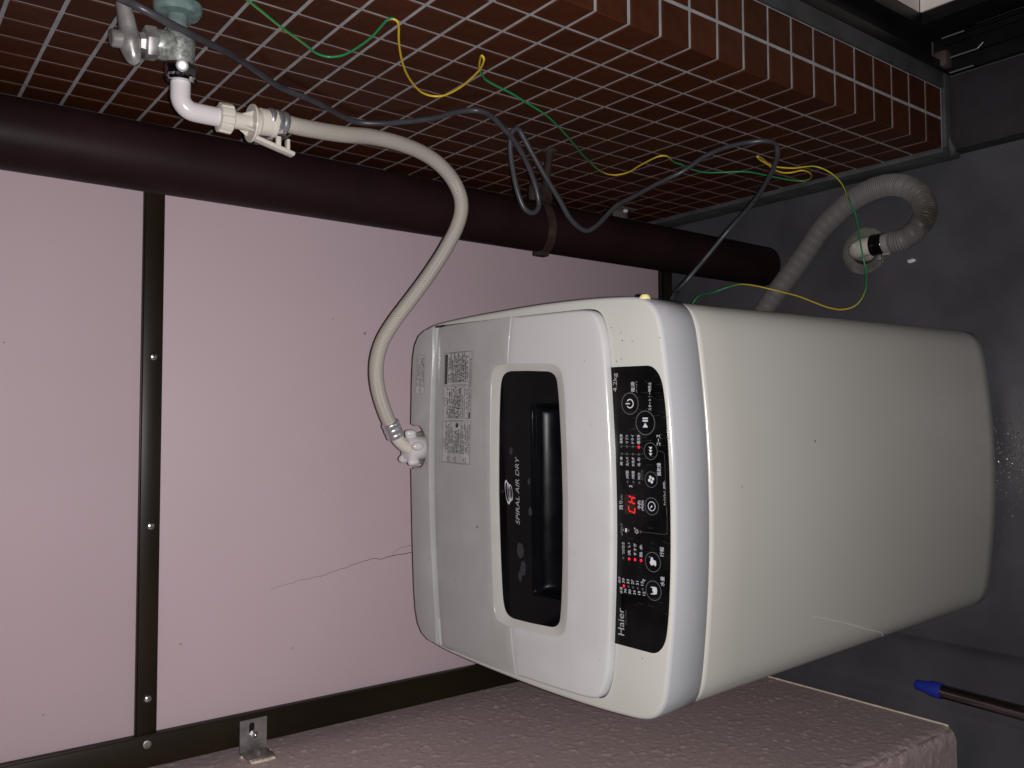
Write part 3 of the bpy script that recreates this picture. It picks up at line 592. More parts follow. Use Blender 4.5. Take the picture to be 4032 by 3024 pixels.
# plate built from a slotted outline
def slot_plate():
    x0, x1, z0, z1 = -1.0165, -.9640, 1.0350, 1.0795
    sl = []
    for a in np.linspace(0, math.pi, 9): sl.append((-.9735 + .0040 * math.sin(a) * 1 + 0, 1.0610 + .0043 * math.cos(a)))
    sl = [(-.9735 + .0045 * math.cos(a), 1.0600 + .0045 * math.sin(a)) for a in np.linspace(-math.pi / 2, math.pi / 2, 9)] + [(-.9890 + .0045 * math.cos(a), 1.0600 + .0045 * math.sin(a)) for a in np.linspace(math.pi / 2, 3 * math.pi / 2, 9)]
    out = [(x0, z0), (x1, z0), (x1, z1), (x0, z1)]
    loops = [[Vector((*p, 0)) for p in out], [Vector((*p, 0)) for p in sl]]
    tri = tessellate_polygon(loops); P = out + sl; n = len(P); yf, yb = YP - .0095, YP - .0065
    V = [(x, yf, z) for x, z in P] + [(x, yb, z) for x, z in P]
    F = [list(t) for t in tri] + [[i + n for i in t] for t in tri]
    for a, b in ((0, 4), (4, n)):
        for i in range(a, b):
            j = i + 1 if i + 1 < b else a; F.append([i, j, j + n, i + n])
    return V, F
V, F = slot_plate(); obj('plate', V, F, M['steel'], bx, smooth=False)
V, F = join([boxmesh(-1.0168, -1.0135, YP - .050, YP - .0100, 1.0350, 1.0795, .0008)]); obj('foot', V, F, M['steel'], bx)
V, F = join([lathe([(0, .0070), (.0012, .0072), (.0012, .0058), (.0055, .0058), (.0058, .0050)], (-.9880, YP - .0095, 1.0570), (0, -1, 0), 6), lathe([(0, .0074), (.0012, .0074)], (-.9880, YP - .0096, 1.0570), (0, -1, 0), 24),
             lathe([(.005, .0033), (.0085, .0033), (.0095, .0022), (.0105, .0006)], (-.9880, YP - .0096, 1.0570), (0, -1, 0), 16)])
obj('bolt', V, F, M['zinc'], bx)
V, F = lathe([(0, .0065), (.006, .0065), (.0065, .0055)], (-1.0136, YP - .030, 1.0585), (1, 0, 0), 6); obj('bolt', V, F, M['steel'], bx)
V, F = [], []
pts = []
for k in range(22):
    t = k / 21; pts.append((-1.0172, YP - .052 - .002 * random.random() if .1 < t < .9 else YP - .02, 1.0325 + .0495 * t))
V, F = tubemesh(pts, [.0016 + .0014 * random.random() for _ in pts], 6); obj('mortar_bead', V, F, M['cream_seal'], bx)
# two small angle brackets on the tile wall side, half hidden behind the pipe
for zc in (1.045, .215):
    b2 = empty('bracket'); b2.parent = ps
    V, F = join([boxmesh(-.0420, -.0020, YP - .0085, YP - .0055, zc - .022, zc + .022, .0006), boxmesh(-.0055, -.0025, YP - .038, YP - .0090, zc - .022, zc + .022, .0006)]); obj('plate', V, F, M['steel'], b2)
    V, F = lathe([(0, .0055), (.005, .0055), (.0055, .0045)], (-.0060, YP - .024, zc), (-1, 0, 0), 6); obj('bolt', V, F, M['white'], b2)
# hairline crack in the lower board
def strip3(P, w, y):
    P = np.array(P); Q = catmull(P[:, [0, 2]], 5); j = rng.normal(0, .0006, Q.shape); j[0] = j[-1] = 0
    V, F = stroke2d(Q + j, w); ws = np.linspace(.25, 1, len(Q)); V = np.array(V); c = (V[0::2] + V[1::2]) / 2
    V[0::2] = c + (V[0::2] - c) * ws[:, None]; V[1::2] = c + (V[1::2] - c) * ws[:, None]
    return [(a, y, b) for a, b in V], F
V, F = join([strip3(CRACK, .0014, YP + .0056), strip3(CRACK2, .0009, YP + .0056)]); obj('crack', V, F, M['dirt'], ps, smooth=False)
faint = mat('faint_mark', (.27, .2, .2), .6)
for x, z, r in [(-.322, .852, .0030), (-.30, .915, .0016), (-.83, 1.17, .0018), (-.865, .985, .0016), (-.37, 1.42, .0014), (-.78, .735, .001), (-.60, .93, .0009), (-.9, 1.36, .0014)]:
    obj('mark', [(x + r * math.cos(a), YP + .0055, z + r * math.sin(a)) for a in np.linspace(0, 5.4, 7)], [list(range(7))], faint, ps, smooth=False)

# ------------------------------------------------------------------ brown drain pipe with its rusty clamp
dp = tag(empty('drain_pipe', (-.142, .428, 0)), 'dark brown vertical downpipe standing in the corner', 'pipe')
V, F = lathe([(.001, .0435), (2.4, .0435)], (0, 0, 0), (0, 0, 1), 48); obj('pipe', V, F, M['brownpipe'], dp)
ck = empty('clamp'); ck.parent = dp; ck.location = (0, 0, .655)
R_ = .0455
V = []; n = 40
for k in range(n):
    a = 2 * math.pi * k / n; cx, cy = math.cos(a), math.sin(a); tz = .006 * cx - .010 * cy
    for r, dz in ((.0437, -.0085), (.0452, -.0085), (.0452, .0085), (.0437, .0085)): V.append((r * cx, r * cy, tz + dz - .018))
F = [[k * 4 + q, k * 4 + (q + 1) % 4, ((k + 1) % n) * 4 + (q + 1) % 4, ((k + 1) % n) * 4 + q] for k in range(n) for q in range(4)]
obj('band', V, F, M['rust'], ck)
V, F = join([boxmesh(.044, .075, -.006, -.002, -.040, .006, .001), boxmesh(.044, .072, .002, .006, -.040, .004, .001)]); obj('ear', V, F, M['rust'], ck)
V, F = join([lathe([(0, .0065), (.005, .0065)], (.061, -.006, -.018), (0, -1, 0), 6), lathe([(0, .003), (.022, .003)], (.061, .010, -.018), (0, -1, 0), 10)]); obj('bolt', V, F, M['rust'], ck)
tube('arm', [(.062, 0, -.030), (.09, .001, -.034), (.115, .002, -.038), (.1425, .003, -.042)], [.0075, .007, .007, .0085], M['rust'], ck, 10)
V, F = lathe([(0, .016), (.002, .013), (.004, .008)], (.1425, .003, -.042), (-1, 0, 0), 9); obj('mortar_patch', V, F, M['skirt'], ck)
V, F = join([boxmesh(-.0520, -.0440, -.010, .006, -.030, -.006, .002)]); obj('hinge', V, F, M['rust'], ck)

# ------------------------------------------------------------------ washing machine
MW = Matrix(((0.99953021, 0.01707824, -0.02544976, -0.56664), (-0.01708378, 0.99985406, 0, -0.03262925), (0.02544605, 0.00043478, 0.99967610, 0.0165), (0, 0, 0, 1)))
wm = tag(empty('washing_machine', mw=MW), 'cream white top loading washing machine with black lid window', 'washing machine')
ZF, ZB, DD = .8219, .8591, .4991; SL = (ZB - ZF) / DD
dz = lambda a, b: ZF + SL * b
half = [(0, -2.25), (4.5, -2.18), (9, -1.97), (13, -1.66), (16.5, -1.30), (19.5, -.92), (21.6, -.55), (23.0, -.05), (24.1, .75), (24.85, 1.9), (25.25, 3.4), (25.5, 6), (25.75, 11), (25.85, 19), (25.65, 28), (25.3, 37), (24.9, 42.5), (24.45, 45.0), (23.6, 47.0), (22.2, 48.4), (20, 49.1), (16, 49.45), (9, 49.7), (0, 49.85)]
halfS = catmull(np.array(half) / 100, 5)
OUT = mirror_outline([tuple(p) for p in halfS])
def scaled(k, kb=1.0, yb=0.0): return np.c_[OUT[:, 0] * k, (OUT[:, 1] - .25) * kb + .25 + yb]
def loft(rings, capt=True, capb=True):
    n = len(rings[0]); V = [v for r in rings for v in r]
    F = [[i * n + k, i * n + (k + 1) % n, (i + 1) * n + (k + 1) % n, (i + 1) * n + k] for i in range(len(rings) - 1) for k in range(n)]
    if capb: F.append(list(range(n))[::-1])
    if capt: F.append([(len(rings) - 1) * n + k for k in range(n)])
    return V, F
def bodyk(z): return .966 + (.990 - .966) * z / .757
rings = []
ZS = .7545
for z, ins in [(.0, .006), (.0015, .002), (.005, 0)] + [(z, 0) for z in np.linspace(.03, ZS - .006, 14)] + [(ZS - .003, .0006), (ZS - .001, .0022), (ZS, .0045)]:
    k = bodyk(z); rings.append([(x, y, z) for x, y in offset2d(scaled(k, .996), ins)])
V, F = loft(rings); obj('body', V, F, M['body'], wm, sharp=50)
V, F = loft([[(x, y, z) for x, y in scaled(.976, .982)] for z in (ZS - .004, .766)]); obj('seam_gap', V, F, M['gap'], wm)
for a, b in ((-.19, .05), (.19, .05), (-.19, .44), (.19, .44)):
    w = MW @ Vector((a, b, .004)); L = w.z - .0002
    V, F = lathe([(0, .020), (.003, .022), (L, .020)], (a, b, .004), (0, 0, -1), 20); obj('foot', V, F, M['gap'], wm)
# scuffed crease and two chips on the enamel
def front_pt(a, z, off=.0004):
    k = bodyk(z); P = scaled(k, .996); i = np.argmin(np.where(P[:, 1] < .2, abs(P[:, 0] - a), 9))
    return Vector((a, P[i][1] - off, z))
CR = [(-.1679, -.0112, .5336), (-.1804, -.0098, .4909), (-.1947, -.0077, .4417), (-.2122, -.0044, .3879), (-.228, .0026, .3373), (-.2362, .0102, .3240), (-.2405, .0180, .3180)]
cr_ = catmull(CR, 6); rw = np.interp(np.linspace(0, 1, len(cr_)), [0, .3, .8, 1], [.0003, .0009, .0013, .0006]) * rng.uniform(.7, 1.2, len(cr_))
V, F = tubemesh(cr_, rw, 8); obj('scratch', V, F, mat('scuffed_enamel', (.66, .62, .55), .5), wm)
for a, z, s in ((.0695, .5364, .0014), (.0194, .6963, .0008)):
    c = front_pt(a, z); P = [(c.x + s * (1.3 + .5 * random.random()) * math.cos(t), c.y - .0003, c.z + s * random.uniform(.6, 1.2) * math.sin(t)) for t in np.linspace(0, 5.5, 7)]
    obj('chip', P, [list(range(7))], M['dirt'], wm, smooth=False)

# deck: outer wall, rounded edge, top with a well for the lid and a notch for the inlet
def notch(P):
    out = []
    P = [tuple(p) for p in P]; cxn, ryn, byn = .0575, .0325, .4790
    inside = lambda p: p[1] > .44 and abs(p[0] - cxn) < ryn + .004
    # outline runs up the +x side, over the back towards -x, down the -x side
    done = False
    for p in P:
        if inside(p):
            if not done:
                done = True; yb = p[1]
                out += [(cxn + ryn + .003, yb), (cxn + ryn + .0008, yb - .0007), (cxn + ryn, yb - .003)]
                out += [(cxn + ryn * math.cos(t), byn - (ryn - .006) * math.sin(t)) for t in np.linspace(0, math.pi, 15)]
                out += [(cxn - ryn, yb - .003), (cxn - ryn - .0008, yb - .0007), (cxn - ryn - .003, yb)]
        else: out.append(p)
    return np.array(out)
ON = notch(OUT)
LIDH = [(0, 6.40), (4.5, 6.46), (9.2, 6.64), (14, 6.9), (18.3, 7.2), (20.8, 7.55), (22.5, 8.1), (23.4, 8.6), (23.95, 9.3), (24.2, 10.6), (24.3, 14), (24.36, 24.5), (24.38, 33.5), (24.3, 42.0), (24.2, 42.4)]
hing = [(24.15, 42.6), (20, 43.0), (16.1, 43.4), (12, 43.75), (8.2, 44.0), (0, 44.25)]
lidhalf = catmull(np.array(LIDH) / 100, 4)
KH = -.03513; H0 = .01111
zl = lambda a, b: dz(a, b) + H0 + KH * b + .011 * max(0.0, 1 - ((b - .25) / .19) ** 2)   # gently domed lid
well = mirror_outline([tuple(p) for p in lidhalf] + [(.2420, .4255)] + [tuple(np.array(p) / 100) for p in hing[1:]])
wellO = offset2d(well, -.0016)
def deckmesh():
    fr = .0055; rings = [(ON, None, .7575), (ON, -.012, None)]
    rg = []
    n = len(ON); V = []; F = []
    V += [(x, y, .7575) for x, y in offset2d(ON, .002)]; V += [(x, y, .7600) for x, y in ON]
    for s in range(0, 5):
        a = math.pi / 2 * s / 4
        Q = offset2d(ON, fr * (1 - math.cos(a))); V += [(x, y, dz(x, y) - fr * (1 - math.sin(a))) for x, y in Q]
    nr_ = 7
    for i in range(nr_ - 1): F += [[i * n + k, i * n + (k + 1) % n, (i + 1) * n + (k + 1) % n, (i + 1) * n + k] for k in range(n)]
    top = offset2d(ON, fr); o = len(V); m_ = len(wellO)
    V += [(x, y, dz(x, y)) for x, y in wellO]; V += [(x, y, .775) for x, y in wellO]
    F += [[o + k, o + (k + 1) % m_, o + m_ + (k + 1) % m_, o + m_ + k] for k in range(m_)]
    idx = [(nr_ - 1) * n + k for k in range(n)] + [o + k for k in range(m_)]
    F += [[idx[i] for i in t] for t in tessellate_polygon([[Vector((*q, 0)) for q in top], [Vector((*q, 0)) for q in wellO]])]
    F.append([o + m_ + k for k in range(m_)])
    F.append(list(range(n))[::-1])
    return V, F
V, F = deckmesh(); deck_o = obj('top_deck', V, F, [M['deck'], M['gap'], M['deck_side']], wm, sharp=42)
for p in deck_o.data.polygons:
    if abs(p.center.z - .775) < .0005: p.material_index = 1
    elif p.normal.z < .75: p.material_index = 2  # steep faces take the shaded copy
# raised rear cover behind the hinge line
rc = [(.2425, .4305)] + [tuple(np.array(p) / 100 + np.array((0, .0012))) for p in hing[1:]] + [(-p[0] / 100, p[1] / 100 + .0012) for p in reversed(hing[1:-1])] + [(-.2425, .4305)]
bk = [(-.2405, .452), (-.2330, .468), (-.2190, .4790), (-.198, .4850), (-.16, .4885), (-.09, .4910), (0, .4925), (.022, .4925)]
cxn, ryn, byn = .0575, .0350, .4790
bk += [(cxn - ryn, .4925)] + [(cxn + ryn * math.cos(t), byn - (ryn - .006) * math.sin(t)) for t in np.linspace(math.pi, 0, 15)] + [(cxn + ryn, .4915)]
bk += [(.16, .4885), (.198, .4850), (.2190, .4790), (.2330, .468), (.2405, .452)]
V, F = plate(rc + bk, lambda a, b: dz(a, b) + .0042, .012, .0014); obj('rear_cover', V, F, M['lid_dim'], wm)
# floor of the inlet notch and the inlet flange
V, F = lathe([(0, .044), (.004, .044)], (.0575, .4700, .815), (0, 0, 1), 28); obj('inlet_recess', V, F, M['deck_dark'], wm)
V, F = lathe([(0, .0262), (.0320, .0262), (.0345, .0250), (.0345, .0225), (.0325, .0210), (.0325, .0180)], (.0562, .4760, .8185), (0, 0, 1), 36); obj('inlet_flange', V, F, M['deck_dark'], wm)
# lid: front and rear leaf with the fold between, split round the window bezel
lid = empty('lid'); lid.parent = wm
BEZ = catmull(np.array([(0, 13.45), (9, 13.65), (15.0, 14.0), (16.7, 14.5), (17.45, 15.6), (17.75, 18.5), (17.9, 23.3)]) / 100, 4)
BEZ2 = catmull(np.array([(17.95, 23.7), (18.0, 25.6), (17.6, 27.3), (16.4, 28.1), (13, 28.4), (6, 28.65), (0, 28.75)]) / 100, 4)
front_half = [tuple(p) for p in lidhalf if p[1] < .2335]
fo = front_half + [(.2435, .2345)] + [(.2120, .2402), (.1802, .2438)] + [tuple(p) for p in BEZ[::-1] if p[1] < .2425]
fo_full = fo + [(-x, y) for x, y in reversed(fo[1:-1])]
# close: right half outer -> fold -> bezel to (0,.1415) ; mirrored left part returns along the outer edge
no_ = len(front_half); fl_ = np.full(len(fo_full), .0009); fl_[:no_] = .0042; fl_[len(fo_full) - no_ + 1:] = .0042
V, F = plate(fo_full, zl, .012, fl_, seg=4, grid=.014)
obj('front_leaf', V, F, M['lid'], lid)
rh = [(.2436, .2368), (.2437, .29)] + [tuple(p) for p in lidhalf if p[1] > .30 and p[1] < .421] + [(.2405, .4240)] + [tuple(np.array(p) / 100 - np.array((0, .0012))) for p in hing[1:]]
inner = [tuple(p) for p in BEZ2 if p[1] > .2475]
ro = [(.1803, .2461), (.2120, .2425)] + rh
ro_full = ro + [(-x, y) for x, y in reversed(ro[:-1])] + [(-x, y) for x, y in inner] + [(x, y) for x, y in reversed(inner[:-1])]
V, F = plate(ro_full, lambda a, b: zl(a, b) + .0009, .010, .0014, grid=.014); obj('rear_leaf', V, F, M['lid_dim'], lid)
# bezel sloping down to the window
WIN = catmull(np.array([(0, 14.88), (8, 15.05), (14.6, 15.5), (15.9, 15.8), (16.55, 16.6), (16.8, 19), (16.95, 23), (16.9, 25.4), (16.4, 26.4), (15.5, 26.9), (12, 27.3), (5, 27.6), (0, 27.7)]) / 100, 4)
bz_o = mirror_outline([tuple(p) for p in BEZ] + [tuple(p) for p in BEZ2]); bz_i = mirror_outline([tuple(p) for p in WIN])
def resamp2(P, n):
    P = np.array(P); Q = np.r_[P, P[:1]]; d = np.r_[0, np.cumsum(np.linalg.norm(np.diff(Q, axis=0), axis=1))]; t = np.linspace(0, d[-1], n, endpoint=False)
    return np.c_[np.interp(t, d, Q[:, 0]), np.interp(t, d, Q[:, 1])]
nb = 160; bo = resamp2(bz_o, nb); bi_ = resamp2(bz_i, nb)
rg = [[(x, y, zl(x, y) - .0001) for x, y in offset2d(bo, -.0014)], [(x, y, zl(x, y) - .0006) for x, y in offset2d(bo, .0006)],
      [(x, y, zl(x, y) - .0046) for x, y in offset2d(bi_, -.0016)], [(x, y, zl(x, y) - .0054) for x, y in bi_], [(x, y, zl(x, y) - .0085) for x, y in bi_]]
V, F = loft(rg, False, False); obj('window_bezel', V, F, mat('bezel_plastic', (0.40, 0.388, 0.368), 0.2, var=0.03, vscale=20), lid)
# glossy window with the finger scoop pressed into it
gx = np.linspace(-.175, .175, 141); gy = np.r_[np.linspace(.1420, .2115, 75), np.linspace(.2130, .2830, 30)]
def win_z(a, b):
    base = zl(a, b) - .0064
    w = 1 / (1 + math.exp(-(.1235 - abs(a + .0035)) / .0016))
    be = .2050; e = .0036
    t = be - b
    if t <= -e: d = 0.0
    else:
        Rr = .036
        tt = min(max(t, 0), Rr)
        dd = math.sqrt(max(Rr * Rr - (Rr - tt) ** 2, 0))
        if t < e: s = (t + e) / (2 * e); d = dd * 0 + s * s * math.sqrt(Rr * Rr - (Rr - e) ** 2)
        else: d = dd
    return base - d * w * .85
V = [(x, y, win_z(x, y)) for y in gy for x in gx]; nx = len(gx)
F = [[j * nx + i, j * nx + i + 1, (j + 1) * nx + i + 1, (j + 1) * nx + i] for j in range(len(gy) - 1) for i in range(nx - 1)]
wo = obj('window', V, F, [M['glass'], M['scoop']], lid, sharp=75)
for p in wo.data.polygons:
    c = p.center
    if c.y < .2020 and abs(c.x + .0035) < .1230: p.material_index = 1
W_ = lambda a, b, off: (a, b, zl(a, b) - .0064 + off)
parts = [text_at('SPIRAL AIR DRY', W_, -.0400, .2326, .0907, .0078, .0003, .25)]
obj('lettering', *join(parts), M['print1'], lid, smooth=False)
# spiral emblem: three leaning loops of varying stroke
def loop2(cx, cy, rx, ry, tilt, w0, w1, n=34):
    V = []
    for k in range(n):
        a = 2 * math.pi * k / n; w = w0 + (w1 - w0) * abs(math.cos(a)) ** 3
        for q in (1, -1):
            x = (rx + q * w / 2) * math.cos(a); y = (ry + q * w * .42) * math.sin(a)
            V.append((cx + x * math.cos(tilt) - y * math.sin(tilt), cy + x * math.sin(tilt) + y * math.cos(tilt)))
    return V, [[2 * k, 2 * k + 1, (2 * k + 3) % (2 * n), (2 * k + 2) % (2 * n)] for k in range(n)]
em = [loop2(.0025, .2580, .0152, .0042, .18, .0006, .0034), loop2(.0023, .2542, .0122, .0034, .18, .0005, .0026), loop2(.0026, .2506, .0102, .0036, .16, .0006, .0022)]
obj('emblem', *lift(em[:1], W_, .0003), M['print2'], lid, smooth=False); obj('emblem', *lift(em[1:2], W_, .00034), M['print2'], lid, smooth=False); obj('emblem', *lift(em[2:], W_, .00038), M['print2'], lid, smooth=False)
# smudges of dried water on the window
sm = []
for cx, cy, s in [(-.075, .232, .010), (-.098, .227, .008), (-.110, .233, .006), (.020, .213, .004), (-.02, .211, .005), (.06, .249, .005)]:
    sm.append(poly2d([(cx + s * (1 + .5 * random.random()) * math.cos(t), cy + .55 * s * (1 + .6 * random.random()) * math.sin(t)) for t in np.linspace(0, 6.0, 11)]))
obj('water_mark', *lift(sm, W_, .00015), mat('dried_water_mark', (0.016, 0.016, 0.021), .35), lid, smooth=False, kind='stuff')
Lp = lambda a, b, off: (a, b, zl(a, b) + .0009 + off)
# warning stickers
def block_text(x0, y0, x1, y1, rows, dens, ch, ink, gapend=.25):
    o = []
    ph = (y1 - y0) / rows
    for r in range(rows):
        y = y1 - (r + .5) * ph; x = x0; end = x1 - (x1 - x0) * random.choice((0, 0, .05, .1, gapend))
        while x < end:
            w = ch * random.uniform(.5, 1.0)
            if random.random() < dens:
                h = ph * random.uniform(.30, .62); o.append(poly2d([(x, y - h / 2), (x + w, y - h / 2), (x + w, y + h / 2), (x, y + h / 2)]))
            x += w + ch * random.uniform(.15, .5)
    return o
def frame2d(x0, y0, x1, y1, w): return stroke2d([(x0, y0), (x1, y0)], w), stroke2d([(x1, y0), (x1, y1)], w), stroke2d([(x1, y1), (x0, y1)], w), stroke2d([(x0, y1), (x0, y0)], w)
def tri2d(cx, cy, s, w): 
    P = [(cx - s, cy - s * .8), (cx + s, cy - s * .8), (cx, cy + s)]
    return [stroke2d([P[i], P[(i + 1) % 3]], w) for i in range(3)] + [stroke2d([(cx, cy + s * .35), (cx, cy - s * .45)], w)]
sx0, sx1 = .0355, .2030
skew = lambda a: .0120 * (1 - (a - sx0) / (sx1 - sx0))
S_ = lambda a, b, off: Lp(a, .3240 + (b - .3375) * 1.094 + skew(a), off)
stk = empty('warning_sticker'); stk.parent = lid
V, F = lift([poly2d([(sx0, .3375), (sx1, .3375), (sx1, .4118), (sx0, .4118)])], S_, .0003); obj('paper', V, F, M['sticker'], stk, smooth=False)
heavy = []; light = []
heavy += list(frame2d(sx0 + .0008, .3383, sx1 - .0008, .4110, .0004))
for xa, xb in ((sx0 + .002, .0985), (.1005, .1515), (.1535, .2012)):
    yb0 = .3398 if xb < .1 else .3468
    heavy += list(frame2d(xa, yb0, xb, .4095, .0005))
heavy += list(frame2d(.1005, .3398, .2012, .3455, .0004))
for yy in (.3895, .3650): heavy.append(stroke2d([(sx0 + .002, yy), (.0985, yy)], .0003))
heavy.append(stroke2d([(sx0 + .002, .4040), (.0985, .4040)], .0003)); heavy.append(stroke2d([(.1005, .4030), (.1515, .4030)], .0003))
heavy += list(frame2d(.104, .3485, .1495, .3640, .0003))
for yy in (.3955, .3770, .3520): heavy += tri2d(.0425, yy, .0042, .0006)
heavy += tri2d(.0615, .4066, .0022, .0004) + tri2d(.1235, .4064, .0022, .0004)
heavy.append(poly2d([(.155, .4010), (.1995, .4010), (.1995, .4085), (.155, .4085)]))
heavy.append(poly2d([(.1035, .3410), (.113, .3410), (.113, .3443), (.1035, .3443)]))
heavy.append(poly2d([(.0900, .3695), (.0965, .3695), (.0965, .3760), (.0900, .3760)]))
heavy += block_text(.0515, .3905, .096, .4030, 4, .62, .0021, 0) + block_text(.0515, .3665, .088, .3890, 6, .62, .0021, 0) + block_text(.0515, .3405, .096, .3640, 6, .62, .0021, 0)
light += block_text(.0515, .3905, .096, .4030, 4, .8, .0019, 0) + block_text(.0515, .3665, .088, .3890, 6, .8, .0019, 0) + block_text(.0515, .3405, .096, .3640, 6, .8, .0019, 0)
heavy += block_text(.1035, .3650, .1490, .4020, 7, .62, .0021, 0); light += block_text(.1035, .3480, .1490, .4020, 11, .8, .0019, 0)
heavy += block_text(.1570, .3480, .1990, .3995, 11, .62, .0021, 0); light += block_text(.1570, .3480, .1990, .3995, 12, .8, .0019, 0)
heavy += block_text(.1150, .3405, .1990, .3450, 2, .62, .0021, 0); light += block_text(.1150, .3405, .1990, .3450, 2, .8, .0019, 0)
obj('print', *lift(light, S_, .00045), M['grey_ink'], stk, smooth=False); obj('print', *lift(heavy, S_, .00060), M['black_ink'], stk, smooth=False)
tt = [text_at('警告', S_, .0655, .4048, .0085, .0036, .0007), text_at('注意', S_, .1275, .4046, .0085, .0036, .0007)]
for t_ in tt: obj('lettering', *t_, M['black_ink'], stk, smooth=False)
rvt = block_text(.157, .4020, .198, .4078, 2, .8, .0024, 0); obj('print', *lift(rvt, S_, .00075), M['grey_ink'], stk, smooth=False)
Rp = lambda a, b, off: (a, b, dz(a, b) + .0042 + off)
s2 = empty('caution_sticker'); s2.parent = wm
T_ = lambda a, b, off: Rp(a, b + .0045 * (1 - (a - .1405) / .0615), off)
obj('paper', *lift([poly2d([(.1405, .4530 - .0035), (.2018, .4530 - .0035), (.2018, .4765 - .0045), (.1405, .4765 - .0035)])], T_, .0003), M['sticker'], s2, smooth=False)
h2 = list(frame2d(.1412, .4502, .2010, .4720, .0005)) + [stroke2d([(.1525, .4502), (.1525, .4720)], .0004)] + tri2d(.1468, .4612, .0042, .0006) + block_text(.1540, .4515, .1985, .4712, 6, .5, .0022, 0)
obj('print', *lift(h2, T_, .00055), M['black_ink'], s2, smooth=False)
obj('print', *lift(block_text(.1540, .4515, .1985, .4712, 6, .85, .002, 0), T_, .00045), M['grey_ink'], s2, smooth=False)
# hinge slot on the right, yellow cap on the side
box('hinge_slot', .2425, .2455, .404, .427, .8520, .8555, M['gap'], wm, .0005)
V, F = lathe([(0, .0070), (.003, .0066), (.0055, .0045), (.0062, .0008)], (.2488, .0240, .8150), (1, 0, 0), 18); obj('side_cap', V, F, M['yellow'], wm)
# crumbs and chips
def flecks(lst, place, big):
    o = []
    for a, b, s in lst:
        s = s * big; t0 = random.uniform(0, 6)
        o.append(poly2d([(a + s * random.uniform(.6, 1.2) * math.cos(t0 + t), b + s * random.uniform(.5, 1.1) * math.sin(t0 + t)) for t in (0, 1.1, 2.2, 3.3, 4.3, 5.3)]))
    return lift(o, place, .0004)
Dk = lambda a, b, off: (a, b, dz(a, b) + off)
obj('dirt_specks', *flecks(DECK_FLECKS, Dk, .0011), M['dirt'], wm, smooth=False, kind='stuff')
obj('dirt_specks', *flecks(LID_FLECKS, lambda a, b, off: Lp(a, b, off), .0010), M['dirt'], lid, smooth=False, kind='stuff')
# control panel
cp_half = [(.1690, .0760), (.1690, .0200), (.1688, .0125), (.1668, .0060), (.1628, .0008), (.1565, -.0040), (.1480, -.0075), (.1350, -.0100), (.1150, -.0124), (.0900, -.0142), (.0600, -.0157), (.0300, -.0164), (0, -.0167)]
cph = catmull(np.array(cp_half), 3)
cp_out = np.array([(0, .0760)] + [tuple(p) for p in cph] + [(-x, y) for x, y in cph[::-1][1:]])[::-1]
V, F = plate(cp_out, lambda a, b: dz(a, b) + .0006, .0012, .0004); cp = obj('control_panel', V, F, M['panelblack'], wm)
K_ = lambda a, b, off: (a, b, dz(a, b) + .0006 + off)
groups = {0: [], 1: [], 2: []}
for s, x, y, w, h, tone in TEXTS: groups[tone].append(text_at(s, K_, x, y, w, h, .00025))
for tone, gp in groups.items():
    for wd in gp: obj('lettering', *wd, M['print%d' % tone], cp, smooth=False)
ring_mat = mat('button_ring', (.085, .085, .09), .4)
def power_i(cx, cy, r): return [ring2d(cx, cy, r * .33, r * .43, 24, math.radians(125), math.radians(415)), poly2d([(cx - r * .05, cy + .02 * r), (cx + r * .05, cy + .02 * r), (cx + r * .05, cy + r * .5), (cx - r * .05, cy + r * .5)])]
def play_i(cx, cy, r): return [poly2d([(cx - .37 * r, cy - .27 * r), (cx + .02 * r, cy), (cx - .37 * r, cy + .27 * r)])] + [poly2d([(cx + k * r, cy - .27 * r), (cx + (k + .13) * r, cy - .27 * r), (cx + (k + .13) * r, cy + .27 * r), (cx + k * r, cy + .27 * r)]) for k in (.10, .30)]
def course_i(cx, cy, r): return [poly2d([(cx + (k + .32) * r, cy - .25 * r), (cx + (k + .32) * r, cy + .25 * r), (cx + k * r, cy)]) for k in (-.55, -.18, .17)]
def fan_i(cx, cy, r):
    o = []
    for q in range(4):
        a = math.radians(20 + 90 * q); o.append(disc2d(cx + .31 * r * math.cos(a), cy + .31 * r * math.sin(a), .2 * r))
        o.append(poly2d([(cx + .07 * r * math.cos(a), cy + .07 * r * math.sin(a)), (cx + .24 * r * math.cos(a - .75), cy + .24 * r * math.sin(a - .75)), (cx + .14 * r * math.cos(a), cy + .14 * r * math.sin(a))]))
    return o
def timer_i(cx, cy, r): return [ring2d(cx, cy, .46 * r, .54 * r, 28), poly2d([(cx - .34 * r, cy + .30 * r), (cx - .04 * r, cy - .10 * r), (cx + .09 * r, cy - .10 * r), (cx + .10 * r, cy + .02 * r)])]
def shirt_i(cx, cy, r):
    T2 = lambda pts: poly2d([(cx + x * r, cy + y * r) for x, y in pts])
    return [T2([(-.34, .22), (-.12, .40), (.10, .30), (.44, .22), (.48, .02), (.28, -.06), (.26, .02), (.16, -.38), (-.22, -.44), (-.40, -.30), (-.20, -.10), (-.34, .02)][::-1]), T2([(.40, .42), (.52, .38), (.50, .28)][::-1])]
def bucket_i(cx, cy, r):
    T2 = lambda pts: poly2d([(cx + x * r, cy + y * r) for x, y in pts])
    return [T2([(-.40, .36), (-.34, .38), (-.30, .12), (-.36, -.22), (-.24, -.42), (.10, -.46), (.34, -.40), (.40, -.20), (.34, .36), (.28, .37), (.24, .12), (.05, .16), (-.14, .06)][::-1][:0] or [(-.40, .36), (-.36, -.22), (-.24, -.42), (.10, -.46), (.34, -.40), (.40, -.20), (.34, .36), (.28, .37), (.24, .12), (.05, .16), (-.14, .06), (-.30, .12), (-.34, .38)])]
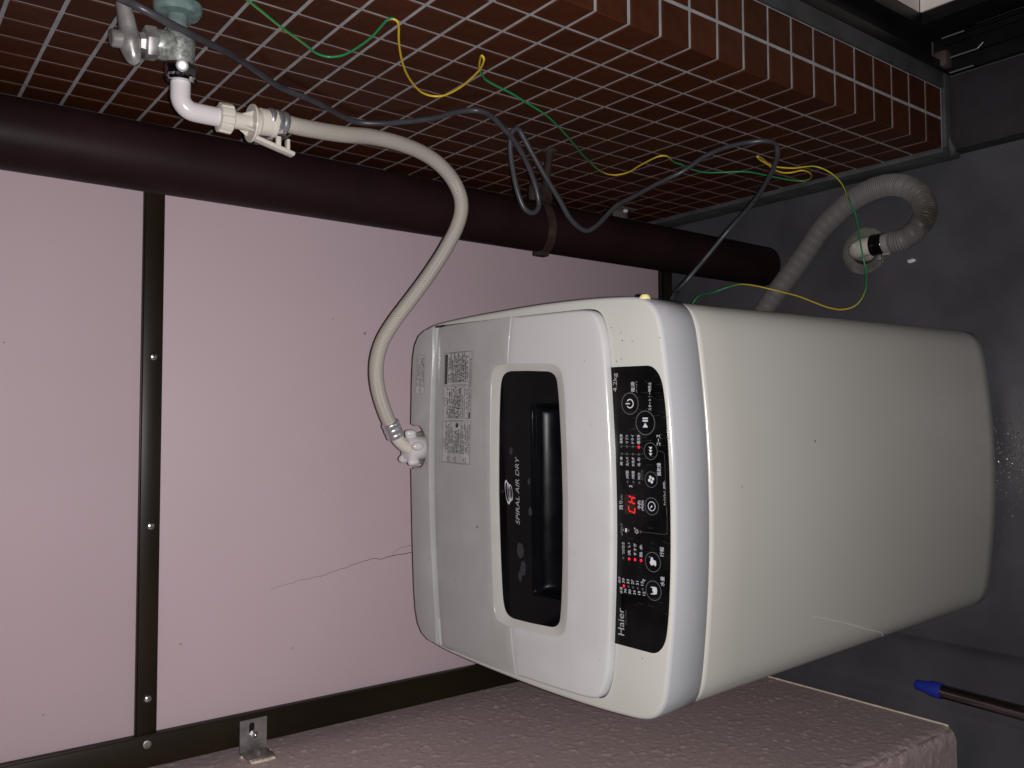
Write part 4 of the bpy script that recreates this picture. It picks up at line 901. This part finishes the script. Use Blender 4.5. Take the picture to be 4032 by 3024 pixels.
icons = {'power': ('power_button', power_i), 'play': ('start_button', play_i), 'course': ('course_button', course_i), 'fan': ('dry_button', fan_i), 'timer': ('timer_button', timer_i), 'shirt': ('cycle_button', shirt_i), 'bucket': ('water_button', bucket_i)}
for nme, cx, cy, r in RINGS:
    bn, fn = icons[nme]; rv_, rf_ = lift([ring2d(cx, cy, r * .93, r, 40)], K_, .0003); iv, if_ = lift(fn(cx, cy, r), K_, .0003)
    V, F = join([(rv_, rf_), (iv, if_)]); o = obj(bn, V, F, [ring_mat, M['print2']], cp, smooth=False)
    for p in o.data.polygons[len(rf_):]: p.material_index = 1
    if nme == 'bucket': obj('icon', *lift([disc2d(cx - .14 * r, cy - .02 * r, .05 * r, 8)], K_, .00045), M['panelblack'], cp, smooth=False)
ex = [poly2d(LOCK), ring2d(LOCKC[0], LOCKC[1] + .001, .0009, .0013, 14, 0, math.pi), ring2d(*SMILE, SMR * .82, SMR, 20), ring2d(SMILE[0], SMILE[1], SMR * .38, SMR * .5, 10, math.pi * 1.1, math.pi * 1.9), disc2d(SMILE[0] - .3 * SMR, SMILE[1] + .25 * SMR, .14 * SMR, 6), disc2d(SMILE[0] + .3 * SMR, SMILE[1] + .25 * SMR, .14 * SMR, 6), disc2d(*STAR, .0009, 5)]
for grp in (ex[:2], ex[2:6], ex[6:]): obj('icon', *lift(grp, K_, .0003), M['print2'], cp, smooth=False)
for l in LINES: obj('line', *lift([stroke2d(l, .00042)], K_, .0002), M['print0'], cp, smooth=False)
for x, y, lit in DOTS:
    obj('led', *lift([disc2d(x, y, .00185 if lit else .0016)], K_, .0004), M['led'] if lit else M['print0'], cp, smooth=False)
dsp = obj('display', *lift([poly2d(DISPLAY)], K_, .00022), M['dispback'], cp, smooth=False)
for sg in (SEGS[:5], SEGS[5:]): obj('lettering', *lift([stroke2d(s, .00175) for s in sg], K_, .0004), M['seg'], cp, smooth=False)
# worn scratches on the film
scr = []
for k in range(95):
    x = random.uniform(-.12, .165) if random.random() < .7 else random.uniform(.02, .165); y = random.uniform(-.012, .055); l = random.uniform(.002, .011)
    scr.append(stroke2d([(x, y), (x + random.gauss(0, .0004), y - l / 2), (x + random.gauss(0, .0006), y - l)], random.uniform(.0002, .00045)))
obj('scratch', *lift(scr, K_, .00012), mat('film_scratch', (.022, .022, .023), .5), cp, smooth=False, kind='stuff')

# ------------------------------------------------------------------ tap, adapter elbow and inlet hose
ty, tz_ = .282, 1.300
tap = tag(empty('water_tap', (0, ty, tz_)), 'tarnished green grey metal water tap on the tiled wall', 'tap')
V, F = lathe([(0, .0270), (.003, .0275), (.009, .0262), (.0125, .0235), (.0135, .016)], (0, 0, 0), (-1, 0, 0), 36); obj('flange', V, F, M['verdigris'], tap)
V, F = lathe([(.010, .0115), (.030, .0110), (.036, .0118)], (0, 0, 0), (-1, 0, 0), 24); obj('neck', V, F, M['verdigris'], tap)
# body: straight way along -x with the valve chamber standing up
Pb = [(-.033, 0, -.0005), (-.038, 0, -.001), (-.046, 0, -.002), (-.058, 0, -.003), (-.068, 0, -.004), (-.078, 0, -.0045)]
V1 = tubemesh(catmull(Pb, 4), list(np.interp(np.linspace(0, 1, 21), [0, .15, .4, .7, 1], [.0125, .0165, .0185, .0160, .0128])), 28)
V2 = lathe([(-.004, .014), (.004, .0170), (.014, .0172), (.024, .0165), (.0262, .0150)], (-.050, 0, .002), (-.12, 0, 1), 28)
V, F = join([V1, V2]); obj('valve_body', V, F, M['tap'], tap)
V, F = lathe([(.0215, .0180), (.023, .0190), (.033, .0190), (.0345, .0180), (.0350, .011), (.0400, .0095)], (-.050, 0, .002), (-.12, 0, 1), 6); obj('bonnet_nut', V, F, M['tapgrey'], tap, sharp=30)
V, F = lathe([(.038, .0062), (.0520, .0055)], (-.050, 0, .002), (-.12, 0, 1), 16); obj('spindle', V, F, M['tapgrey'], tap)
# lever handle: flattened bar across the spindle with a screw on top
hz0 = .0535
Ph = catmull([(-.0030, .004, hz0 + .008), (-.018, .002, hz0 + .006), (-.036, 0, hz0 + .002), (-.056, 0, hz0 - .002), (-.070, -.001, hz0 - .006), (-.082, -.002, hz0 - .013)], 5)
hr = np.interp(np.linspace(0, 1, len(Ph)), [0, .12, .45, .65, .9, 1], [.006, .0098, .0120, .0150, .0105, .0045])
V, F = tubemesh(Ph, hr, 22); V = [(v[0], v[1], hz0 + (v[2] - hz0) * .78) for v in V]; obj('handle', V, F, M['tapgrey'], tap)
V, F = lathe([(.058, .0098), (.0685, .0098), (.0700, .0085)], (-.050, 0, .002), (-.12, 0, 1), 20); obj('screw', V, F, M['tapgrey'], tap)
V, F = lathe([(.0700, .0150), (.0710, .0196), (.0725, .0198), (.0830, .0160), (.0850, .0150), (.0860, .0110)], (0, 0, -.0045), (-1, 0, 0), 6, up=(0, -.4, 1)); obj('outlet_nut', V, F, M['chrome'], tap, sharp=28)
fp = Vector((-.0775, -.0188, -.0045 + .0040)); fn_ = ((CAM + right * .0135) - (Vector((0, ty, tz_)) + fp)); fn_ = (fn_.normalized() + (CAM - Vector((0, ty, tz_)) - fp).normalized()).normalized()
V, F = lathe([(-.003, .0070), (-.0002, .0070), (.0002, .0064), (.0003, .0001)], fp, fn_, 24); obj('nut_glint', V, F, M['crimp'], tap)  # bright disc added and aimed at the flash to make a facet glint
V, F = lathe([(.0840, .0170), (.0875, .0182), (.0905, .0160), (.0915, .0120)], (0, 0, -.0045), (-1, 0, 0), 32); obj('outlet_collar', V, F, M['chrome'], tap)

ex0 = 1.2955
ad = tag(empty('tap_adapter', (-.118, ty, ex0)), 'white plastic elbow adapter screwed under the metal tap', 'pipe adapter')
Pe = [(.030, 0, 0), (.012, 0, 0)] + [(.012 - .016 * math.sin(a), 0, -.016 + .016 * math.cos(a)) for a in np.linspace(.15, math.pi / 2, 9)] + [(-.004, 0, -.030), (-.0035, 0, -.050)]
V, F = tubemesh(np.array(Pe), .0112, 28); obj('elbow', V, F, M['white'], ad)
def ribbed(prof, origin, axis, n, depth, seg=72):
    V, F = lathe(prof, origin, axis, seg); O = Vector(origin); A = Vector(axis).normalized(); out = []
    for i, v in enumerate(V):
        k = i % seg; t = (k * n / seg) % 1; q = depth if t < .25 else 0; d = Vector(v) - O; ax = A * d.dot(A); out.append(O + ax + (d - ax) * (1 - q))
    return out, F
V, F = ribbed([(0, .0140), (.001, .0172), (.0150, .0178), (.0165, .0160), (.0168, .0105)], (-.0035, 0, -.0435), (0.015, 0, -1), 10, .09); obj('union_nut', V, F, M['ivory'], ad, sharp=30)
V, F = lathe([(0, .0100), (.0245, .0100), (.0247, .0225), (.0262, .0232), (.0280, .0225), (.0282, .0150), (.034, .0150)], (-.0032, 0, -.0580), (0.03, 0, -1), 36); obj('stem_disc', V, F, M['ivory'], ad)
for q in range(4):
    a = math.pi / 4 + q * math.pi / 2; c, s = math.cos(a), math.sin(a)
    P0 = Vector((-.0027, 0, -.0755)); V = [P0 + Vector((c * .0095, s * .0095, .006)), P0 + Vector((c * .0095, s * .0095, -.0075)), P0 + Vector((c * .0175, s * .0175, -.0075))]
    w = Vector((-s, c, 0)) * .0009; VV = [v + w for v in V] + [v - w for v in V]
    obj('rib', VV, [[0, 1, 2], [5, 4, 3], [0, 3, 4, 1], [1, 4, 5, 2], [2, 5, 3, 0]], M['ivory'], ad, smooth=False)

ih = tag(empty('inlet_hose', (-.1165, ty, 1.20)), 'beige braided water hose curving from tap to machine', 'hose')
HB = Vector((-.1165, ty, 1.20))
loc = lambda P: [tuple(Vector(p) - HB) for p in P]
V, F = lathe([(0, .0158), (.0005, .0165), (.0150, .0160), (.0165, .0172), (.0200, .0172), (.0205, .0115), (.0340, .0108)], (.0003, 0, .0020), (0.06, 0.01, -1), 36); obj('socket', V, F, M['ivory'], ih)
# side lever latch of the socket
V, F = join([boxmesh(-.0050, .0000, -.0065, .0065, -.050, .004, .0014)])
rot = Matrix.Rotation(math.radians(13), 4, 'Y'); V = [rot @ Vector(v) + Vector((-.0200, -.002, .006)) for v in V]; obj('latch_lever', V, F, M['ivory'], ih)
V, F = join([boxmesh(-.0300, -.0150, -.0045, .0045, -.037, -.033, .001), boxmesh(-.0260, -.0135, -.0030, .0030, -.026, -.020, .001)]); obj('latch', V, F, M['ivory'], ih)
Hc = catmull(HOSE, 10); Hc, hd = resample(Hc, .004)
uv_tube('hose', [tuple(Vector(p) - HB) for p in Hc], .0108, 22, M['braid'], ih)
def ferrule(P0, A, L=.027):
    prof = []
    for k in range(25):
        t = k / 24; prof.append((t * L, .0128 + .0011 * abs(math.sin(3 * math.pi * t)) - (.0016 if k in (0, 24) else 0)))
    return lathe(prof, P0, A, 24)
h0 = Vector(HOSE[0]); A0 = (Vector(HOSE[1]) - h0).normalized()
V, F = ferrule(h0 - HB - A0 * .026, A0); obj('ferrule', V, F, M['crimp'], ih, sharp=60)
e1 = Vector(HOSE[-1]); A1 = (e1 - Vector(HOSE[-4])).normalized(); A1 = (Vector(NECK[1]) - Vector(NECK[0])).normalized() * .6 + A1 * .4
V, F = ferrule(e1 - HB - A1.normalized() * .004, A1); obj('ferrule', V, F, M['crimp'], ih, sharp=60)
neck = [tuple(e1 + A1.normalized() * .012)] + NECK[1:-1] + [NECK[-1]]
nk = catmull(neck, 6); nk = np.r_[nk, [[NECK[-1][0] + .0003, NECK[-1][1], NECK[-1][2] - .012]]]
V, F = tubemesh([tuple(Vector(p) - HB) for p in nk], .0098, 24); obj('neck', V, F, M['ivory'], ih)
# hand nut with five lobes on the machine inlet
nb_ = MW @ Vector((.0562, .4750, .8500)) - HB; NA = (MW.to_3x3() @ Vector((0, 0, 1))).normalized()
NU = (MW.to_3x3() @ Vector((1, 0, 0))).normalized()
V, F = lathe([(0, .0190), (.001, .0198), (.0250, .0190), (.0310, .0170), (.0335, .0100)], nb_, NA, 40, up=NU); parts = [(V, F)]
NV = NA.cross(NU)
for q in range(5):
    a = math.radians(-8 + 72 * q); d = NU * math.cos(a) + NV * math.sin(a); s = NA.cross(d)
    Pq = [nb_ + d * .0110 + NA * .0225, nb_ + d * .0180 + NA * .0235, nb_ + d * .0245 + NA * .0245, nb_ + d * .0292 + NA * .0245]
    VV, FF = tubemesh(catmull([tuple(p) for p in Pq], 3), [.0062, .0062, .0063, .0065, .0067, .0069, .0069, .0066, .0058, .0032], 14)
    VV = [Vector(v) + NA * ((Vector(v) - nb_).dot(NA) - .0240) * .45 for v in VV]; parts.append((VV, FF))
V, F = join(parts); obj('hand_nut', V, F, M['white'], ih, sharp=50)

# ------------------------------------------------------------------ cords
Gc, gd = resample(catmull(GREY, 8), .004)
pc = uv_tube('power_cord', Gc, .0043, 12, M['cable']); tag(pc, 'grey round power cord looping down the tiled wall', 'cord')
Ec, ed = resample(catmull(EARTH, 8), .003)
idx = np.linspace(0, 1, len(EARTH)); 
# which stripe faces the viewer, keyed along the wire by control point index
keys = [(0, 0.35), (4, 0.38), (5, 0.25), (12, 0.25), (14, 0.75), (31, 0.75), (33, 0.3), (35, 0.2), (42, 0.25), (44, 0.45), (46, 0.75), (51, 0.72), (53, 0.3), (55, 0.25), (60, 0.25), (62, 0.32), (65, 0.6), (67, 0.75), (73, 0.75), (78, 0.7), (80, 0.5), (82, 0.6), (85, 0.5), (87, 0.25), (92, 0.25), (94, 0.5), (96, 0.72), (102, 0.7), (104, 0.3), (106, 0.25)]
ki = [k for k, _ in keys]; kp = [p for _, p in keys]
d_ctrl = []
E0 = np.array(EARTH)
for p in E0: d_ctrl.append(ed[np.argmin(np.linalg.norm(Ec - p, axis=1))])
ph = np.interp(np.interp(ed, np.maximum.accumulate(d_ctrl), np.arange(len(E0))), ki, kp)
ew = uv_tube('earth_wire', Ec, .0015, 10, M['earth'], None, toward=tuple(CAM), us=ph)
tag(ew, 'thin green and yellow striped earth wire along tiles and floor', 'wire')

# ------------------------------------------------------------------ floor drain and drain hose
fd = tag(empty('floor_drain', (-.1455, .190, 0)), 'round worn floor drain rim around the hose elbow', 'drain')
V, F = lathe([(.0002, .0470), (.0026, .0462), (.0034, .0440), (.0030, .0300), (.0008, .0270), (.0005, .0268)], (0, 0, 0), (0, 0, 1), 44)
F = F[:-2]; obj('rim', V, F, M['stone'], fd)
V, F = lathe([(.0003, .0300), (.0009, .0001)], (0, 0, 0), (0, 0, 1), 30); obj('hole', V, F, M['gap'], fd)
dh = tag(empty('drain_hose', (-.1455, .185, 0)), 'grey corrugated drain hose bent into the floor drain', 'hose')
DB = Vector((-.1455, .185, 0))
Dc, dd = resample(catmull(DRAIN, 12), .00095)
rad = .0203 + .0011 * np.sin(2 * math.pi * dd / .0040)
def grime_mat():
    m = mat('grimy_corrugated_pvc', (0.235, 0.222, 0.215), 0.5)
    nt = m.node_tree; n = nt.nodes; b = n['Principled BSDF']; uv = n.new('ShaderNodeUVMap'); sep = n.new('ShaderNodeSeparateXYZ'); nt.links.new(uv.outputs[0], sep.inputs[0])
    tc = n.new('ShaderNodeTexCoord'); no = n.new('ShaderNodeTexNoise'); no.inputs['Scale'].default_value = 40; nt.links.new(tc.outputs['Object'], no.inputs['Vector'])
    sx = n.new('ShaderNodeSeparateXYZ'); nt.links.new(tc.outputs['Object'], sx.inputs[0])
    mr = n.new('ShaderNodeMapRange'); mr.inputs['From Min'].default_value = -.095; mr.inputs['From Max'].default_value = -.150; mr.inputs['To Max'].default_value = 1.9; nt.links.new(sx.outputs[1], mr.inputs['Value'])
    ad_ = n.new('ShaderNodeMath'); ad_.operation = 'MULTIPLY'; nt.links.new(mr.outputs[0], ad_.inputs[0]); nt.links.new(no.outputs['Fac'], ad_.inputs[1])
    # grime collects in the grooves between the ribs
    gv = n.new('ShaderNodeMath'); gv.operation = 'MULTIPLY'; gv.inputs[1].default_value = 2 * math.pi / .0040; nt.links.new(sep.outputs[1], gv.inputs[0])
    sn = n.new('ShaderNodeMath'); sn.operation = 'SINE'; nt.links.new(gv.outputs[0], sn.inputs[0])
    gm = n.new('ShaderNodeMapRange'); gm.inputs['From Min'].default_value = .1; gm.inputs['From Max'].default_value = -.9; gm.inputs['To Max'].default_value = .55; nt.links.new(sn.outputs[0], gm.inputs['Value'])
    mx0 = n.new('ShaderNodeMath'); mx0.operation = 'MAXIMUM'; nt.links.new(ad_.outputs[0], mx0.inputs[0]); nt.links.new(gm.outputs[0], mx0.inputs[1])
    mx = n.new('ShaderNodeMix'); mx.data_type = 'RGBA'; nt.links.new(mx0.outputs[0], mx.inputs[0]); mx.inputs[6].default_value = (0.19, 0.178, 0.177, 1); mx.inputs[7].default_value = (0.055, 0.045, 0.032, 1)
    nt.links.new(mx.outputs[2], b.inputs['Base Color']); return m
uv_tube('hose', [tuple(Vector(p) - DB) for p in Dc], rad, 24, grime_mat(), dh)
c0, c1, c2, c3 = (Vector(p) - DB for p in CUFF)
V, F = tubemesh([tuple(c0), tuple(c0 + (c1 - c0) * .5), tuple(c1)], .0188, 28); obj('cuff', V, F, M['cor'], dh)
V, F = join([boxmesh(-.024, -.019, .000, .014, -.004, .004, .001)]); V = [Vector(v) + c0 + Vector((.0, .0, .003)) for v in V]; obj('cuff_tab', V, F, M['cor'], dh)
V, F = tubemesh([tuple(c1 + (c0 - c1) * .05), tuple(c1), tuple(c2), tuple(c2 + (c2 - c1) * .12)], [.0192, .0200, .0206, .0198], 32); obj('clamp_band', V, F, M['black_band'], dh)
cb = (c1 + c2) / 2
V, F = join([boxmesh(-.030, -.018, -.004, .006, -.006, .002, .001), lathe([(0, .0022), (.020, .0022)], cb * 0 + Vector((-.026, -.010, -.003)), (0, 1, 0), 8), boxmesh(-.038, -.028, -.010, -.008, -.008, .006, .0005)])
V = [Vector(v) + cb for v in V]; obj('wing_screw', V, F, M['steel'], dh)
Pel = [tuple(c2 + (c2 - c1) * .05), tuple(c2 + (c2 - c1) * .5), tuple(c2 + (c2 - c1) * 1.0 + Vector((0, 0, -.001))), tuple(c3 + Vector((0, .004, -.004))), tuple(c3 + Vector((0, .011, -.012))), tuple(c3 + Vector((0, .014, -.026))), tuple(c3 + Vector((0, .014, -.049)))]
V, F = tubemesh(catmull(Pel, 5), .0178, 30); obj('elbow', V, F, M['ivory'], dh)
V, F = join([boxmesh(-.0045, .0045, -.016, .012, -.0008, .0010, .0006)]); V = [Vector(v) + c3 + Vector((.0025, -.006, .0172)) for v in V]; obj('elbow_tab', V, F, M['ivory'], dh)

# ------------------------------------------------------------------ mop handle and paper
mp = tag(empty('mop_handle', (-.976, .07, .0)), 'steel pole with blue plastic cap lying by the stucco wall', 'mop handle')
A_ = Vector((-.968, .050, .022)) - Vector((-.976, .07, 0)); B_ = Vector((-.980, -1.10, .075)) - Vector((-.976, .07, 0))
tube('pole', [tuple(A_), tuple(A_ * .5 + B_ * .5), tuple(B_)], .0125, M['polished'], mp, 24)
dr = (A_ - B_).normalized()
V, F = lathe([(-.004, .0138), (.0, .0143), (.016, .0140), (.024, .0118), (.034, .0100), (.044, .0092), (.0465, .0070)], A_, dr, 24); obj('cap', V, F, M['blue'], mp)
V, F = lathe([(.044, .0060), (.0472, .0058)], A_, dr, 12); obj('cap_hole', V, F, M['gap'], mp)
pv = []
for k in range(10):
    a = 2 * math.pi * k / 10; pv.append((-.1800 + .0042 * random.uniform(.7, 1.2) * math.sin(a), .0950 + .0085 * random.uniform(.7, 1.2) * math.cos(a), .0015 + .002 * random.random()))
pv.append((-.1800, .0950, .0042)); pp = obj('paper_scrap', pv, [[k, (k + 1) % 10, 10] for k in range(10)] + [list(range(10))[::-1]], M['paper'], smooth=False)
tag(pp, 'small white crumpled paper scrap on the floor by the drain', 'litter')

bpy.context.view_layer.update()
